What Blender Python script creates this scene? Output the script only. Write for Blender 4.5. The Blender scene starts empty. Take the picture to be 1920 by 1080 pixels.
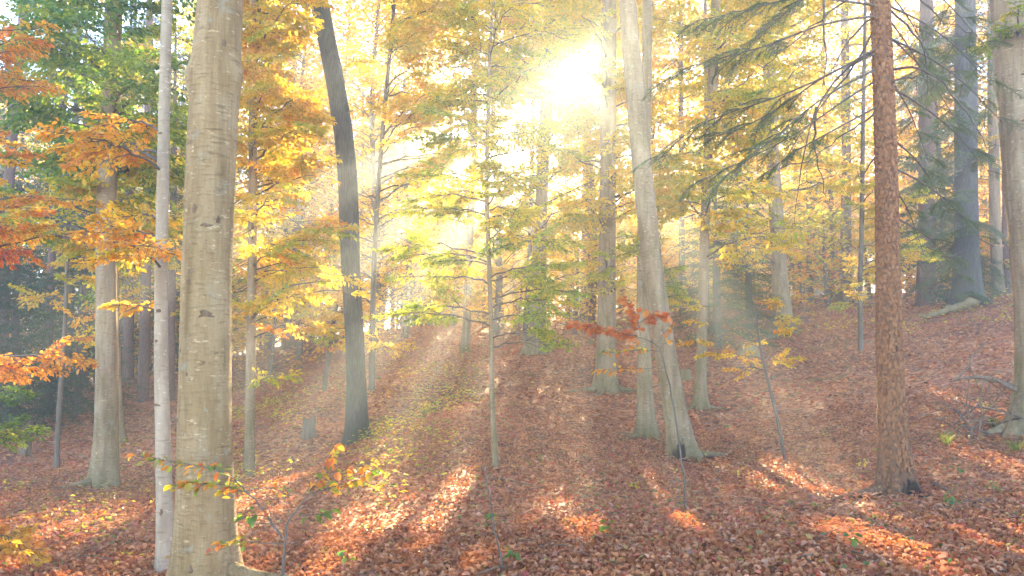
import bpy, math, random
import numpy as np
R = math.radians
rng = np.random.default_rng(7)
sc = bpy.context.scene
col = sc.collection

# ------------------------------------------------------------------ camera, sky, sun, exposure
F = 1500.0                       # focal length in photo pixels (1920 wide)
EYE = np.array([0.0, 0.0, 1.65])
PITCH = R(4.0)
cd = bpy.data.cameras.new('camera'); cam = bpy.data.objects.new('camera', cd); col.objects.link(cam)
cam.location = EYE; cam.rotation_euler = (R(90) + PITCH, 0, 0)
cd.sensor_width = 36.0; cd.lens = 36.0 * F / 1920.0; cd.clip_end = 2000; cd.clip_start = 0.05
sc.camera = cam
SUN_UV = (1085, 130)
def ray(u, v):
    a, b = (u - 960) / F, (540 - v) / F
    d = np.array([a, math.cos(PITCH) - b * math.sin(PITCH), math.sin(PITCH) + b * math.cos(PITCH)])
    return d
def at(u, v, Y):
    d = ray(u, v)
    return EYE + d * (Y / d[1])
def proj(P):
    d = np.atleast_2d(P) - EYE
    c = d[:, 1] * math.cos(PITCH) + d[:, 2] * math.sin(PITCH)
    b = -d[:, 1] * math.sin(PITCH) + d[:, 2] * math.cos(PITCH)
    return 960 + F * d[:, 0] / c, 540 - F * b / c
sd = ray(*SUN_UV); sd = sd / np.linalg.norm(sd)
SUN_EL = math.asin(sd[2]); SUN_AZ = math.atan2(sd[0], sd[1])      # azimuth clockwise from +Y
w = bpy.data.worlds.new('World'); sc.world = w; w.use_nodes = True
nt = w.node_tree; nt.nodes.clear()
sky = nt.nodes.new('ShaderNodeTexSky'); sky.sky_type = 'NISHITA'; sky.sun_disc = False
sky.sun_elevation = SUN_EL; sky.sun_rotation = SUN_AZ; sky.air_density = 0.55; sky.dust_density = 0.08; sky.ozone_density = 0.5
bg = nt.nodes.new('ShaderNodeBackground'); bg.inputs[1].default_value = 0.11
out = nt.nodes.new('ShaderNodeOutputWorld')
# the sun's own disc in the sky
tc = nt.nodes.new('ShaderNodeTexCoord')
dot = nt.nodes.new('ShaderNodeVectorMath'); dot.operation = 'DOT_PRODUCT'; dot.inputs[1].default_value = tuple(sd)
gt = nt.nodes.new('ShaderNodeMath'); gt.operation = 'GREATER_THAN'; gt.inputs[1].default_value = math.cos(R(0.65))
disc = nt.nodes.new('ShaderNodeBackground'); disc.inputs[0].default_value = (1, .9, .7, 1)
mul = nt.nodes.new('ShaderNodeMath'); mul.operation = 'MULTIPLY'; mul.inputs[1].default_value = 40.0
add = nt.nodes.new('ShaderNodeAddShader')
L = nt.links
L.new(sky.outputs[0], bg.inputs[0]); L.new(tc.outputs['Generated'], dot.inputs[0]); L.new(dot.outputs['Value'], gt.inputs[0])
L.new(gt.outputs[0], mul.inputs[0]); L.new(mul.outputs[0], disc.inputs[1])
L.new(bg.outputs[0], add.inputs[0]); L.new(disc.outputs[0], add.inputs[1]); L.new(add.outputs[0], out.inputs[0])
sl = bpy.data.lights.new('sun', 'SUN'); sl.energy = 5.0; sl.angle = R(0.55); sl.color = (1.0, .76, .42)
so = bpy.data.objects.new('sun', sl); col.objects.link(so)
from mathutils import Vector
so.rotation_euler = Vector(tuple(sd)).to_track_quat('Z', 'Y').to_euler(); so.location = (10, 60, 40)
sc.view_settings.view_transform = 'Standard'; sc.view_settings.look = 'None'
sc.view_settings.gamma = 1.0; sc.view_settings.use_curve_mapping = False
sc.view_settings.exposure = 3.62
HAZE_WARM, HAZE_COOL = 0.00015, 0.0045
cy = sc.cycles
cy.max_bounces = 8; cy.diffuse_bounces = 5; cy.glossy_bounces = 1; cy.transmission_bounces = 5; cy.volume_bounces = 1
cy.caustics_reflective = False; cy.caustics_refractive = False; cy.sample_clamp_indirect = 4.0
cy.use_denoising = True; cy.use_adaptive_sampling = True; cy.adaptive_threshold = 0.015

# ------------------------------------------------------------------ helpers
def tag(o, label=None, cat=None, group=None, kind=None):
    if label: o['label'] = label
    if cat: o['category'] = cat
    if group: o['group'] = group
    if kind: o['kind'] = kind
    return o
def link(name, data, parent=None, loc=(0, 0, 0), rot=(0, 0, 0), scale=(1, 1, 1)):
    o = bpy.data.objects.new(name, data); col.objects.link(o)
    o.location = tuple(map(float, loc)); o.rotation_euler = rot; o.scale = scale
    if parent: o.parent = parent
    return o
class Geo:
    """collects vertices and faces in numpy arrays; build() makes ONE mesh"""
    def __init__(s): s.v = []; s.f = []; s.t = []; s.n = 0
    def add(s, v, f, t=None):
        v = np.asarray(v, float).reshape(-1, 3); f = np.asarray(f, np.int64)
        s.v.append(v); s.f.append(f + s.n); s.n += len(v)
        s.t.append(np.zeros(len(f)) if t is None else np.broadcast_to(np.asarray(t, float), (len(f),)))
    def mesh(s, name, mat, origin=(0, 0, 0), smooth=True):
        me = bpy.data.meshes.new(name)
        v = np.concatenate(s.v) - np.asarray(origin)
        me.vertices.add(len(v)); me.vertices.foreach_set('co', v.astype(np.float32).ravel())
        idx = np.concatenate([f.ravel() for f in s.f])
        sizes = np.concatenate([np.full(len(f), f.shape[1]) for f in s.f])
        starts = np.concatenate([[0], np.cumsum(sizes)[:-1]])
        me.loops.add(len(idx)); me.loops.foreach_set('vertex_index', idx.astype(np.int32))
        me.polygons.add(len(sizes)); me.polygons.foreach_set('loop_start', starts.astype(np.int32))
        try: me.polygons.foreach_set('loop_total', sizes.astype(np.int32))
        except Exception: pass
        a = me.attributes.new('tint', 'FLOAT', 'FACE'); a.data.foreach_set('value', np.concatenate(s.t).astype(np.float32))
        me.update(calc_edges=True); me.validate()
        me.polygons.foreach_set('use_smooth', np.full(len(me.polygons), smooth))
        me.materials.append(mat)
        return me
def norm(a): return a / np.maximum(np.linalg.norm(a, axis=-1, keepdims=True), 1e-9)
def tube(g, pts, rad, sides=6, tint=0.0, cap=True, ring=None):
    """sweeps a ring of `sides` points along pts; ring(i, theta) may give a radius factor"""
    pts = np.asarray(pts, float); n = len(pts); rad = np.broadcast_to(np.asarray(rad, float), (n,))
    tan = norm(np.gradient(pts, axis=0))
    ref = np.array([0, 1.0, 0]) if abs(tan[0, 1]) < .8 else np.array([1.0, 0, 0])
    a = norm(ref - tan * (tan @ ref)[:, None]); b = np.cross(tan, a)
    th = np.arange(sides) * 2 * math.pi / sides
    rr = rad[:, None] * np.ones(sides)
    if ring is not None: rr = rr * ring(th)
    v = pts[:, None] + rr[..., None] * (np.cos(th)[None, :, None] * a[:, None] + np.sin(th)[None, :, None] * b[:, None])
    i = np.arange(n - 1)[:, None] * sides; j = np.arange(sides)[None]; k = (j + 1) % sides
    f = np.stack([i + j, i + k, i + sides + k, i + sides + j], -1).reshape(-1, 4)
    base = g.n
    g.add(v, f, tint)
    if cap:
        g.f.append((base + (n - 1) * sides + np.arange(sides))[None]); g.t.append(np.array([tint]))
def bez(a, b, c, n):
    t = np.linspace(0, 1, n)[:, None]
    return (1 - t) ** 2 * a + 2 * t * (1 - t) * b + t * t * c
def smooth_path(P, n):
    P = np.asarray(P, float); s = np.concatenate([[0], np.cumsum(np.linalg.norm(np.diff(P, axis=0), axis=1))])
    q = np.linspace(0, s[-1], n)
    out = np.stack([np.interp(q, s, P[:, k]) for k in range(P.shape[1])], 1)
    k = max(1, n // (2 * len(P)))
    for _ in range(2):
        pad = np.concatenate([2 * out[:1] - out[k:0:-1], out, 2 * out[-1:] - out[-2:-2 - k:-1]])
        ker = np.ones(2 * k + 1) / (2 * k + 1)
        out = np.stack([np.convolve(pad[:, c], ker, 'valid') for c in range(out.shape[1])], 1)
    return out

# ------------------------------------------------------------------ materials
def mat(name):
    m = bpy.data.materials.new(name); m.use_nodes = True; m.node_tree.nodes.clear(); return m, m.node_tree
def N(t, kind, **kw):
    n = t.nodes.new(kind)
    for k, v in kw.items(): setattr(n, k, v)
    return n
def ramp(t, stops):
    r = N(t, 'ShaderNodeValToRGB'); e = r.color_ramp.elements
    while len(e) < len(stops): e.new(.5)
    for q, (p, c) in zip(e, stops): q.position = p; q.color = (*c, 1)
    return r
def leaf_material(name, stops, trans=.64, gloss=.04, noise=7.0, tboost=1.2):
    m, t = mat(name); l = t.links
    at_ = N(t, 'ShaderNodeAttribute', attribute_name='tint'); r = ramp(t, stops); l.new(at_.outputs['Fac'], r.inputs[0])
    geo = N(t, 'ShaderNodeNewGeometry'); nz = N(t, 'ShaderNodeTexNoise'); nz.inputs['Scale'].default_value = noise
    l.new(geo.outputs['Position'], nz.inputs['Vector'])
    mr = N(t, 'ShaderNodeMapRange'); mr.inputs[1].default_value = .3; mr.inputs[2].default_value = .7; mr.inputs[3].default_value = .7; mr.inputs[4].default_value = 1.2
    l.new(nz.outputs['Fac'], mr.inputs[0])
    mx = N(t, 'ShaderNodeVectorMath', operation='SCALE'); l.new(r.outputs[0], mx.inputs[0]); l.new(mr.outputs[0], mx.inputs['Scale'])
    df = N(t, 'ShaderNodeBsdfDiffuse'); tr = N(t, 'ShaderNodeBsdfTranslucent')
    sc_ = N(t, 'ShaderNodeVectorMath', operation='MULTIPLY'); sc_.inputs[1].default_value = (tboost, tboost, tboost * .7); l.new(mx.outputs[0], sc_.inputs[0])
    l.new(mx.outputs[0], df.inputs[0]); l.new(sc_.outputs[0], tr.inputs[0])
    ms = N(t, 'ShaderNodeMixShader'); ms.inputs[0].default_value = trans; l.new(df.outputs[0], ms.inputs[1]); l.new(tr.outputs[0], ms.inputs[2])
    gl = N(t, 'ShaderNodeBsdfGlossy'); gl.inputs['Roughness'].default_value = .42
    m2 = N(t, 'ShaderNodeMixShader'); m2.inputs[0].default_value = gloss; l.new(ms.outputs[0], m2.inputs[1]); l.new(gl.outputs[0], m2.inputs[2])
    o = N(t, 'ShaderNodeOutputMaterial'); l.new(m2.outputs[0], o.inputs[0])
    return m
BEECH_STOPS = [(0, (.05, .13, .02)), (.12, (.11, .22, .025)), (.3, (.34, .40, .04)), (.5, (.76, .52, .05)),
               (.72, (.72, .30, .04)), (.88, (.56, .12, .035)), (1, (.36, .06, .03))]
M_LEAF = leaf_material('beech_leaf', BEECH_STOPS)
M_NEEDLE = leaf_material('spruce_needle', [(0, (.02, .05, .02)), (.5, (.05, .11, .03)), (1, (.14, .20, .04))], trans=.4, gloss=.05)
M_LITTER = leaf_material('fallen_leaf', [(0, (.16, .055, .025)), (.25, (.38, .125, .045)), (.5, (.54, .215, .085)), (.7, (.64, .32, .15)),
                         (.85, (.50, .08, .05)), (.93, (.60, .36, .10)), (1, (.12, .22, .05))], trans=.25, gloss=.05, tboost=1.0)
M_GRASS = leaf_material('grass_blade', [(0, (.06, .12, .02)), (.5, (.16, .22, .03)), (1, (.40, .38, .08))], trans=.4)
def bark_material(name, c1, c2, c3, streak=(1.2, 1.2, .25), scale=6.0, bump=.25, moss=0.0, mossc=(.10, .13, .03), lent=0.0, fine=40.0, rough=.85, stain=0.0, attr=False, rot=None):
    m, t = mat(name); l = t.links
    co = N(t, 'ShaderNodeTexCoord'); mp = N(t, 'ShaderNodeMapping'); mp.inputs['Scale'].default_value = streak
    l.new(co.outputs['Object'], mp.inputs[0])
    n1 = N(t, 'ShaderNodeTexNoise'); n1.inputs['Scale'].default_value = scale; n1.inputs['Detail'].default_value = 6; n1.inputs['Roughness'].default_value = .65
    l.new(mp.outputs[0], n1.inputs['Vector'])
    r = ramp(t, [(.30, c1), (.5, c2), (.72, c3)]); l.new(n1.outputs['Fac'], r.inputs[0])
    colr = r.outputs[0]
    mp2 = N(t, 'ShaderNodeMapping'); mp2.inputs['Scale'].default_value = (1, 1, 5.0); l.new(co.outputs['Object'], mp2.inputs[0])
    n2 = N(t, 'ShaderNodeTexNoise'); n2.inputs['Scale'].default_value = 9; n2.inputs['Detail'].default_value = 4; l.new(mp2.outputs[0], n2.inputs['Vector'])
    if lent:
        mr = N(t, 'ShaderNodeMapRange'); mr.inputs[1].default_value = .56; mr.inputs[2].default_value = .72; mr.inputs[4].default_value = lent; l.new(n2.outputs['Fac'], mr.inputs[0])
        mx = N(t, 'ShaderNodeMixRGB'); mx.inputs[2].default_value = (c1[0] * .55, c1[1] * .5, c1[2] * .45, 1); l.new(mr.outputs[0], mx.inputs[0]); l.new(colr, mx.inputs[1]); colr = mx.outputs[0]
        n4 = N(t, 'ShaderNodeTexNoise'); n4.inputs['Scale'].default_value = 14; n4.inputs['Detail'].default_value = 3
        mp4 = N(t, 'ShaderNodeMapping'); mp4.inputs['Scale'].default_value = (1, 1, 2.5); mp4.inputs['Location'].default_value = (3, 1, 7); l.new(co.outputs['Object'], mp4.inputs[0]); l.new(mp4.outputs[0], n4.inputs['Vector'])
        mr4 = N(t, 'ShaderNodeMapRange'); mr4.inputs[1].default_value = .63; mr4.inputs[2].default_value = .70; mr4.inputs[4].default_value = .65; l.new(n4.outputs['Fac'], mr4.inputs[0])
        mx4 = N(t, 'ShaderNodeMixRGB'); mx4.inputs[2].default_value = (min(1, c3[0] * 1.5), min(1, c3[1] * 1.5), min(1, c3[2] * 1.5), 1); l.new(mr4.outputs[0], mx4.inputs[0]); l.new(colr, mx4.inputs[1]); colr = mx4.outputs[0]
    if moss:
        n3 = N(t, 'ShaderNodeTexNoise'); n3.inputs['Scale'].default_value = 2.2; n3.inputs['Detail'].default_value = 5; l.new(co.outputs['Object'], n3.inputs['Vector'])
        sx = N(t, 'ShaderNodeSeparateXYZ'); l.new(co.outputs['Object'], sx.inputs[0])
        mz = N(t, 'ShaderNodeMapRange'); mz.inputs[1].default_value = 0; mz.inputs[2].default_value = 2.2; mz.inputs[3].default_value = .32; mz.inputs[4].default_value = 0; l.new(sx.outputs['Z'], mz.inputs[0])
        ad = N(t, 'ShaderNodeMath', operation='ADD'); l.new(n3.outputs['Fac'], ad.inputs[0]); l.new(mz.outputs[0], ad.inputs[1])
        mr = N(t, 'ShaderNodeMapRange'); mr.inputs[1].default_value = .5; mr.inputs[2].default_value = .85; mr.inputs[4].default_value = moss; l.new(ad.outputs[0], mr.inputs[0])
        mx = N(t, 'ShaderNodeMixRGB'); mx.inputs[2].default_value = (*mossc, 1); l.new(mr.outputs[0], mx.inputs[0]); l.new(colr, mx.inputs[1]); colr = mx.outputs[0]
    if stain:
        mps = N(t, 'ShaderNodeMapping'); mps.inputs['Scale'].default_value = (4.5, 4.5, .35); mps.inputs['Location'].default_value = (5, 2, 1); l.new(co.outputs['Object'], mps.inputs[0])
        ns_ = N(t, 'ShaderNodeTexNoise'); ns_.inputs['Scale'].default_value = 1.6; ns_.inputs['Detail'].default_value = 7; ns_.inputs['Roughness'].default_value = .7; l.new(mps.outputs[0], ns_.inputs['Vector'])
        mrs = N(t, 'ShaderNodeMapRange'); mrs.inputs[1].default_value = .48; mrs.inputs[2].default_value = .72; mrs.inputs[4].default_value = stain; l.new(ns_.outputs['Fac'], mrs.inputs[0])
        mxs = N(t, 'ShaderNodeMixRGB'); mxs.inputs[2].default_value = (c1[0] * .5, c1[1] * .5, c1[2] * .4, 1); l.new(mrs.outputs[0], mxs.inputs[0]); l.new(colr, mxs.inputs[1]); colr = mxs.outputs[0]
        nl_ = N(t, 'ShaderNodeTexNoise'); nl_.inputs['Scale'].default_value = 5.5; nl_.inputs['Detail'].default_value = 8; nl_.inputs['Roughness'].default_value = .75; l.new(co.outputs['Object'], nl_.inputs['Vector'])
        mrl = N(t, 'ShaderNodeMapRange'); mrl.inputs[1].default_value = .58; mrl.inputs[2].default_value = .66; mrl.inputs[4].default_value = .45; l.new(nl_.outputs['Fac'], mrl.inputs[0])
        mxl = N(t, 'ShaderNodeMixRGB'); mxl.inputs[2].default_value = (.30, .31, .24, 1); l.new(mrl.outputs[0], mxl.inputs[0]); l.new(colr, mxl.inputs[1]); colr = mxl.outputs[0]
    if rot:      # a ragged patch, the shade inside a hollow painted into the bark colour: centre and half sizes in the trunk's own coordinates
        sb_ = N(t, 'ShaderNodeVectorMath', operation='SUBTRACT'); sb_.inputs[1].default_value = rot[0]; l.new(co.outputs['Object'], sb_.inputs[0])
        dv = N(t, 'ShaderNodeVectorMath', operation='DIVIDE'); dv.inputs[1].default_value = rot[1]; l.new(sb_.outputs[0], dv.inputs[0])
        ln_ = N(t, 'ShaderNodeVectorMath', operation='LENGTH'); l.new(dv.outputs[0], ln_.inputs[0])
        nr = N(t, 'ShaderNodeTexNoise'); nr.inputs['Scale'].default_value = 16; nr.inputs['Detail'].default_value = 6; mpr = N(t, 'ShaderNodeMapping'); mpr.inputs['Scale'].default_value = (1, 1, .4); l.new(co.outputs['Object'], mpr.inputs[0]); l.new(mpr.outputs[0], nr.inputs['Vector'])
        sm = N(t, 'ShaderNodeMath', operation='MULTIPLY_ADD'); sm.inputs[1].default_value = 1.6; l.new(nr.outputs['Fac'], sm.inputs[0]); l.new(ln_.outputs['Value'], sm.inputs[2])
        mrr = N(t, 'ShaderNodeMapRange'); mrr.inputs[1].default_value = 1.55; mrr.inputs[2].default_value = 1.8; mrr.inputs[3].default_value = .93; mrr.inputs[4].default_value = 0; l.new(sm.outputs[0], mrr.inputs[0])
        mxr = N(t, 'ShaderNodeMixRGB'); mxr.inputs[2].default_value = (.03, .022, .014, 1); l.new(mrr.outputs[0], mxr.inputs[0]); l.new(colr, mxr.inputs[1]); colr = mxr.outputs[0]
    if attr:
        aa = N(t, 'ShaderNodeAttribute', attribute_name='tint'); rr_ = ramp(t, [(0, (.4, .36, .34)), (.3, (.8, .76, .72)), (1, (1.15, 1.12, 1.1))]); l.new(aa.outputs['Fac'], rr_.inputs[0])
        ma = N(t, 'ShaderNodeMixRGB', blend_type='MULTIPLY'); ma.inputs[0].default_value = 1; l.new(colr, ma.inputs[1]); l.new(rr_.outputs[0], ma.inputs[2]); colr = ma.outputs[0]
    nf = N(t, 'ShaderNodeTexNoise'); nf.inputs['Scale'].default_value = fine; nf.inputs['Detail'].default_value = 5; l.new(mp.outputs[0], nf.inputs['Vector'])
    ad2 = N(t, 'ShaderNodeMath', operation='ADD'); l.new(nf.outputs['Fac'], ad2.inputs[0]); l.new(n2.outputs['Fac'], ad2.inputs[1])
    bp = N(t, 'ShaderNodeBump'); bp.inputs['Strength'].default_value = bump; bp.inputs['Distance'].default_value = .02; l.new(ad2.outputs[0], bp.inputs['Height'])
    p = N(t, 'ShaderNodeBsdfPrincipled'); p.inputs['Roughness'].default_value = rough; p.inputs['Specular IOR Level'].default_value = .25
    l.new(colr, p.inputs['Base Color']); l.new(bp.outputs[0], p.inputs['Normal'])
    o = N(t, 'ShaderNodeOutputMaterial'); l.new(p.outputs[0], o.inputs[0]); return m
M_BIG = bark_material('old_beech_bark', (.21, .125, .05), (.34, .22, .10), (.43, .31, .17), lent=.6, bump=.85, moss=.45, mossc=(.24, .15, .05), stain=.7)
M_PALE = bark_material('pale_beech_bark', (.28, .205, .13), (.40, .305, .20), (.50, .395, .275), lent=.5, bump=.3, stain=.4)
M_BEECH = bark_material('beech_bark', (.20, .13, .065), (.32, .215, .12), (.42, .31, .195), lent=.55, bump=.3, moss=.5, mossc=(.13, .12, .03), stain=.6)
M_DARK = bark_material('furrowed_bark', (.05, .042, .035), (.095, .08, .068), (.155, .135, .115), streak=(6, 6, .6), scale=8, bump=.9, moss=.35)
M_PINE = bark_material('pine_bark', (.12, .07, .05), (.22, .13, .09), (.30, .19, .13), streak=(5, 5, 1.0), scale=8, bump=.9)
M_SPRUCE = bark_material('spruce_bark_crevice', (.10, .05, .025), (.20, .10, .05), (.27, .15, .08), streak=(4, 4, 2), scale=8, bump=.8)
M_PLATE = bark_material('spruce_bark_plate', (.20, .085, .036), (.30, .14, .062), (.38, .20, .10), streak=(3, 3, 2), scale=9, bump=.6, attr=True)
M_TWIG = bark_material('twig_bark', (.08, .06, .045), (.13, .10, .075), (.19, .15, .12), bump=.2)
M_DEAD = bark_material('dead_wood', (.12, .075, .045), (.20, .135, .085), (.29, .205, .14), streak=(4, 4, .6), bump=.5)
M_KNOT = bark_material('knot_scar', (.09, .05, .025), (.16, .095, .05), (.26, .17, .095), bump=.8, scale=14)
M_FAR = bark_material('distant_bark', (.11, .08, .055), (.17, .13, .09), (.24, .185, .135), bump=.3)
# ground
M_GROUND, t = mat('forest_soil_and_litter'); l = t.links
geo = N(t, 'ShaderNodeNewGeometry')
vo = N(t, 'ShaderNodeTexVoronoi'); vo.inputs['Scale'].default_value = 14; l.new(geo.outputs['Position'], vo.inputs['Vector'])
sp = N(t, 'ShaderNodeSeparateColor'); l.new(vo.outputs['Color'], sp.inputs[0])
r1 = ramp(t, [(0, (.15, .05, .024)), (.35, (.32, .11, .045)), (.65, (.46, .18, .075)), (.9, (.54, .25, .11)), (1, (.45, .27, .11))]); l.new(sp.outputs[0], r1.inputs[0])
n0 = N(t, 'ShaderNodeTexNoise'); n0.inputs['Scale'].default_value = .45; n0.inputs['Detail'].default_value = 6; l.new(geo.outputs['Position'], n0.inputs['Vector'])
r0 = ramp(t, [(.35, (.6, .6, .6)), (.65, (1.15, 1.1, 1.05))]); l.new(n0.outputs['Fac'], r0.inputs[0])
mm = N(t, 'ShaderNodeMixRGB', blend_type='MULTIPLY'); mm.inputs[0].default_value = 1; l.new(r1.outputs[0], mm.inputs[1]); l.new(r0.outputs[0], mm.inputs[2])
n5 = N(t, 'ShaderNodeTexNoise'); n5.inputs['Scale'].default_value = .3; n5.inputs['Detail'].default_value = 7; n5.inputs['Roughness'].default_value = .7; l.new(geo.outputs['Position'], n5.inputs['Vector'])
mr5 = N(t, 'ShaderNodeMapRange'); mr5.inputs[1].default_value = .56; mr5.inputs[2].default_value = .68; mr5.inputs[4].default_value = .6; l.new(n5.outputs['Fac'], mr5.inputs[0])
mg = N(t, 'ShaderNodeMixRGB'); mg.inputs[2].default_value = (.13, .12, .035, 1); l.new(mr5.outputs[0], mg.inputs[0]); l.new(mm.outputs[0], mg.inputs[1])
bp = N(t, 'ShaderNodeBump'); bp.inputs['Strength'].default_value = 1; bp.inputs['Distance'].default_value = .05; l.new(sp.outputs[1], bp.inputs['Height'])
p = N(t, 'ShaderNodeBsdfPrincipled'); p.inputs['Roughness'].default_value = .8; l.new(mg.outputs[0], p.inputs['Base Color']); l.new(bp.outputs[0], p.inputs['Normal'])
o = N(t, 'ShaderNodeOutputMaterial'); l.new(p.outputs[0], o.inputs[0])

# ------------------------------------------------------------------ trunks measured in the photograph: (u, v, width) from base up, at depth Y
TR = {
 'big':   (6.3, [(386,1094,112),(387,1020,102),(388,900,98),(390,600,90),(394,400,86),(402,210,88),(405,150,96),(408,60,84),(412,0,80)]),
 'white': (7.0, [(310,1088,33),(312,1000,30),(300,830,27),(293,650,26),(297,500,24),(302,300,22),(305,100,20),(308,0,19)]),
 'left':  (13., [(194,918,50),(199,850,41),(201,700,38),(199,560,36),(198,400,36),(205,250,34),(212,120,32),(215,0,30)]),
 'leftb': (19., [(228,832,17),(222,770,13),(219,650,11),(216,500,11),(220,200,10),(222,0,9)]),
 'pole':  (14., [(468,905,19),(467,820,17),(469,700,18),(471,500,17),(472,300,16),(474,100,15),(476,0,14)]),
 'curve': (16., [(670,838,46),(668,760,38),(668,660,36),(659,560,34),(655,440,36),(651,300,36),(633,180,36),(615,80,36),(596,0,36)]),
 'sap':   (11., [(929,872,12),(921,740,10),(923,640,9),(917,500,9),(911,330,8),(916,200,7),(919,60,6),(927,0,5)]),
 'm8':    (23., [(1004,662,38),(1008,600,28),(1011,500,26),(1015,380,25),(1021,240,24),(1034,100,24),(1042,0,23)]),
 'm9':    (19., [(1136,732,44),(1137,690,36),(1138,600,33),(1139,450,32),(1140,300,31),(1141,150,30),(1142,0,29)]),
 'm10':   (15., [(1211,812,36),(1210,740,28),(1207,650,25),(1206,500,23),(1208,350,21),(1212,200,20),(1214,0,19)]),
 'lean':  (13.5,[(1282,868,50),(1268,790,42),(1252,690,40),(1235,580,38),(1215,440,37),(1200,280,36),(1190,160,35),(1176,0,34)]),
 'm12':   (17., [(1312,764,26),(1314,720,19),(1317,600,18),(1320,450,18),(1327,300,18),(1335,150,18),(1343,0,18)]),
 'scaly': (9.0, [(1682,932,62),(1680,880,52),(1674,750,46),(1668,600,42),(1664,400,38),(1660,200,35),(1655,0,33)]),
 'right': (12., [(1946,806,100),(1950,720,78),(1946,640,72),(1938,540,72),(1921,350,72),(1908,150,74),(1900,0,75)]),
 'm15':   (25., [(1468,628,44),(1466,570,32),(1458,450,27),(1450,330,24),(1445,200,22),(1440,0,21)]),
 'm16':   (21., [(1614,662,9),(1612,560,9),(1616,400,9),(1618,250,8),(1620,100,7),(1622,0,6)]),
 'm17':   (34., [(1584,568,26),(1585,500,21),(1587,350,18),(1586,200,16),(1584,0,15)]),
 'm18':   (29., [(1735,575,36),(1737,520,32),(1738,350,30),(1737,150,27),(1736,0,26)]),
 'm19':   (26., [(1815,572,56),(1812,520,46),(1812,350,40),(1811,150,38),(1810,0,37)]),
 'm20':   (30., [(1872,556,22),(1866,450,20),(1862,200,18),(1860,0,17)]),
 'm21':   (31., [(1890,556,22),(1890,400,20),(1888,0,18)]),
 'm22':   (27., [(872,662,18),(876,600,15),(880,470,14),(887,300,13),(893,0,12)]),
 'm23':   (29., [(984,642,10),(988,580,10),(993,500,10),(998,300,9),(1000,0,8)]),
 'm24':   (36., [(1098,602,21),(1098,500,17),(1100,300,16),(1103,0,15)]),
 'm25':   (20., [(697,732,13),(698,640,11),(703,480,10),(712,330,9),(725,180,8),(742,0,7)]),
 'm26':   (22., [(606,736,9),(620,640,8),(636,540,6),(647,470,4)]),
 'l27':   (15., [(106,878,10),(110,800,10),(120,700,9),(126,600,8),(132,430,6),(140,280,4)]),
 'pine1': (24., [(-2,790,24),(6,600,21),(18,300,18),(38,100,15),(44,0,14)]),
 'pine2': (27., [(84,775,17),(94,560,15),(103,340,13),(128,120,11),(135,0,10)]),
 'pine3': (30., [(240,705,20),(243,560,17),(246,300,15),(248,0,13)]),
 'pine4': (27., [(268,752,21),(272,600,18),(277,300,16),(280,0,14)]),
 'pine5': (29., [(318,768,16),(321,600,14),(326,300,12),(330,0,11)]),
 'pine6': (33., [(156,760,15),(157,600,13),(160,300,12),(163,0,10)]),
 'pine7': (36., [(546,652,30),(548,560,25),(551,300,22),(553,0,19)]),
 'pine8': (38., [(505,655,18),(506,560,15),(508,300,13),(510,0,12)]),
 'm31':   (40., [(1410,560,13),(1408,450,11),(1405,200,10),(1404,0,9)]),
 'm32':   (44., [(1705,552,12),(1704,400,11),(1702,0,10)]),
 'm33':   (32., [(1280,590,12),(1278,450,11),(1277,200,10),(1276,0,9)]),
 'm34':   (30., [(1326,600,9),(1325,450,8),(1324,200,8),(1322,0,7)]),
 'offl':  (9.0, [(-190,1010,60),(-188,600,52),(-180,0,46)]),
}
base_of = {k: at(p[0][0], p[0][1], Y) for k, (Y, p) in TR.items()}

# ------------------------------------------------------------------ terrain: a smooth surface through the trunk bases
ctl = [base_of[k] for k in TR if k not in ('offl',)]
ctl += [at(u, v, Y) for u, v, Y in [(60,1000,8.),(900,1060,6.),(1300,1060,5.5),(1850,1040,6.2),(1500,950,9.),(700,1000,8.),(50,840,18.),(560,800,17.),
        (1400,640,24.),(1100,650,26.),(800,640,30.),(1900,640,18.),(1620,800,13.),(850,760,15.)]]
ctl += [np.array(q) for q in [(0,0,0.),(-5,0,-.35),(6,0,.25),(0,-15,-.3),(-30,-20,-2.),(30,-20,1.5),(-25,10,-1.8),(-60,20,-5.),(25,8,2.2),(60,20,6.),
        (-60,60,-4.),(-30,70,-.5),(0,60,2.6),(20,65,4.2),(60,60,8.),(0,110,3.),(-80,130,1.),(70,130,7.),(-150,100,-2.),(150,100,8.),(0,240,4.),(-160,240,3.),(160,240,7.),(-160,-70,-8.),(160,-70,6.),(0,-80,-3.)]]
ctl = np.array(ctl)
def tps(r2): return np.where(r2 > 1e-12, .5 * r2 * np.log(np.maximum(r2, 1e-12)), 0)
def fit(C, lam):
    n = len(C); D = ((C[:, None, :2] - C[None, :, :2]) ** 2).sum(-1)
    A = np.zeros((n + 3, n + 3)); A[:n, :n] = tps(D) + lam * np.eye(n)
    A[:n, n] = 1; A[:n, n + 1:] = C[:, :2]; A[n, :n] = 1; A[n + 1:, :n] = C[:, :2].T
    return np.linalg.solve(A, np.concatenate([C[:, 2], np.zeros(3)]))
WT = fit(ctl, 1.5)
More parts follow.
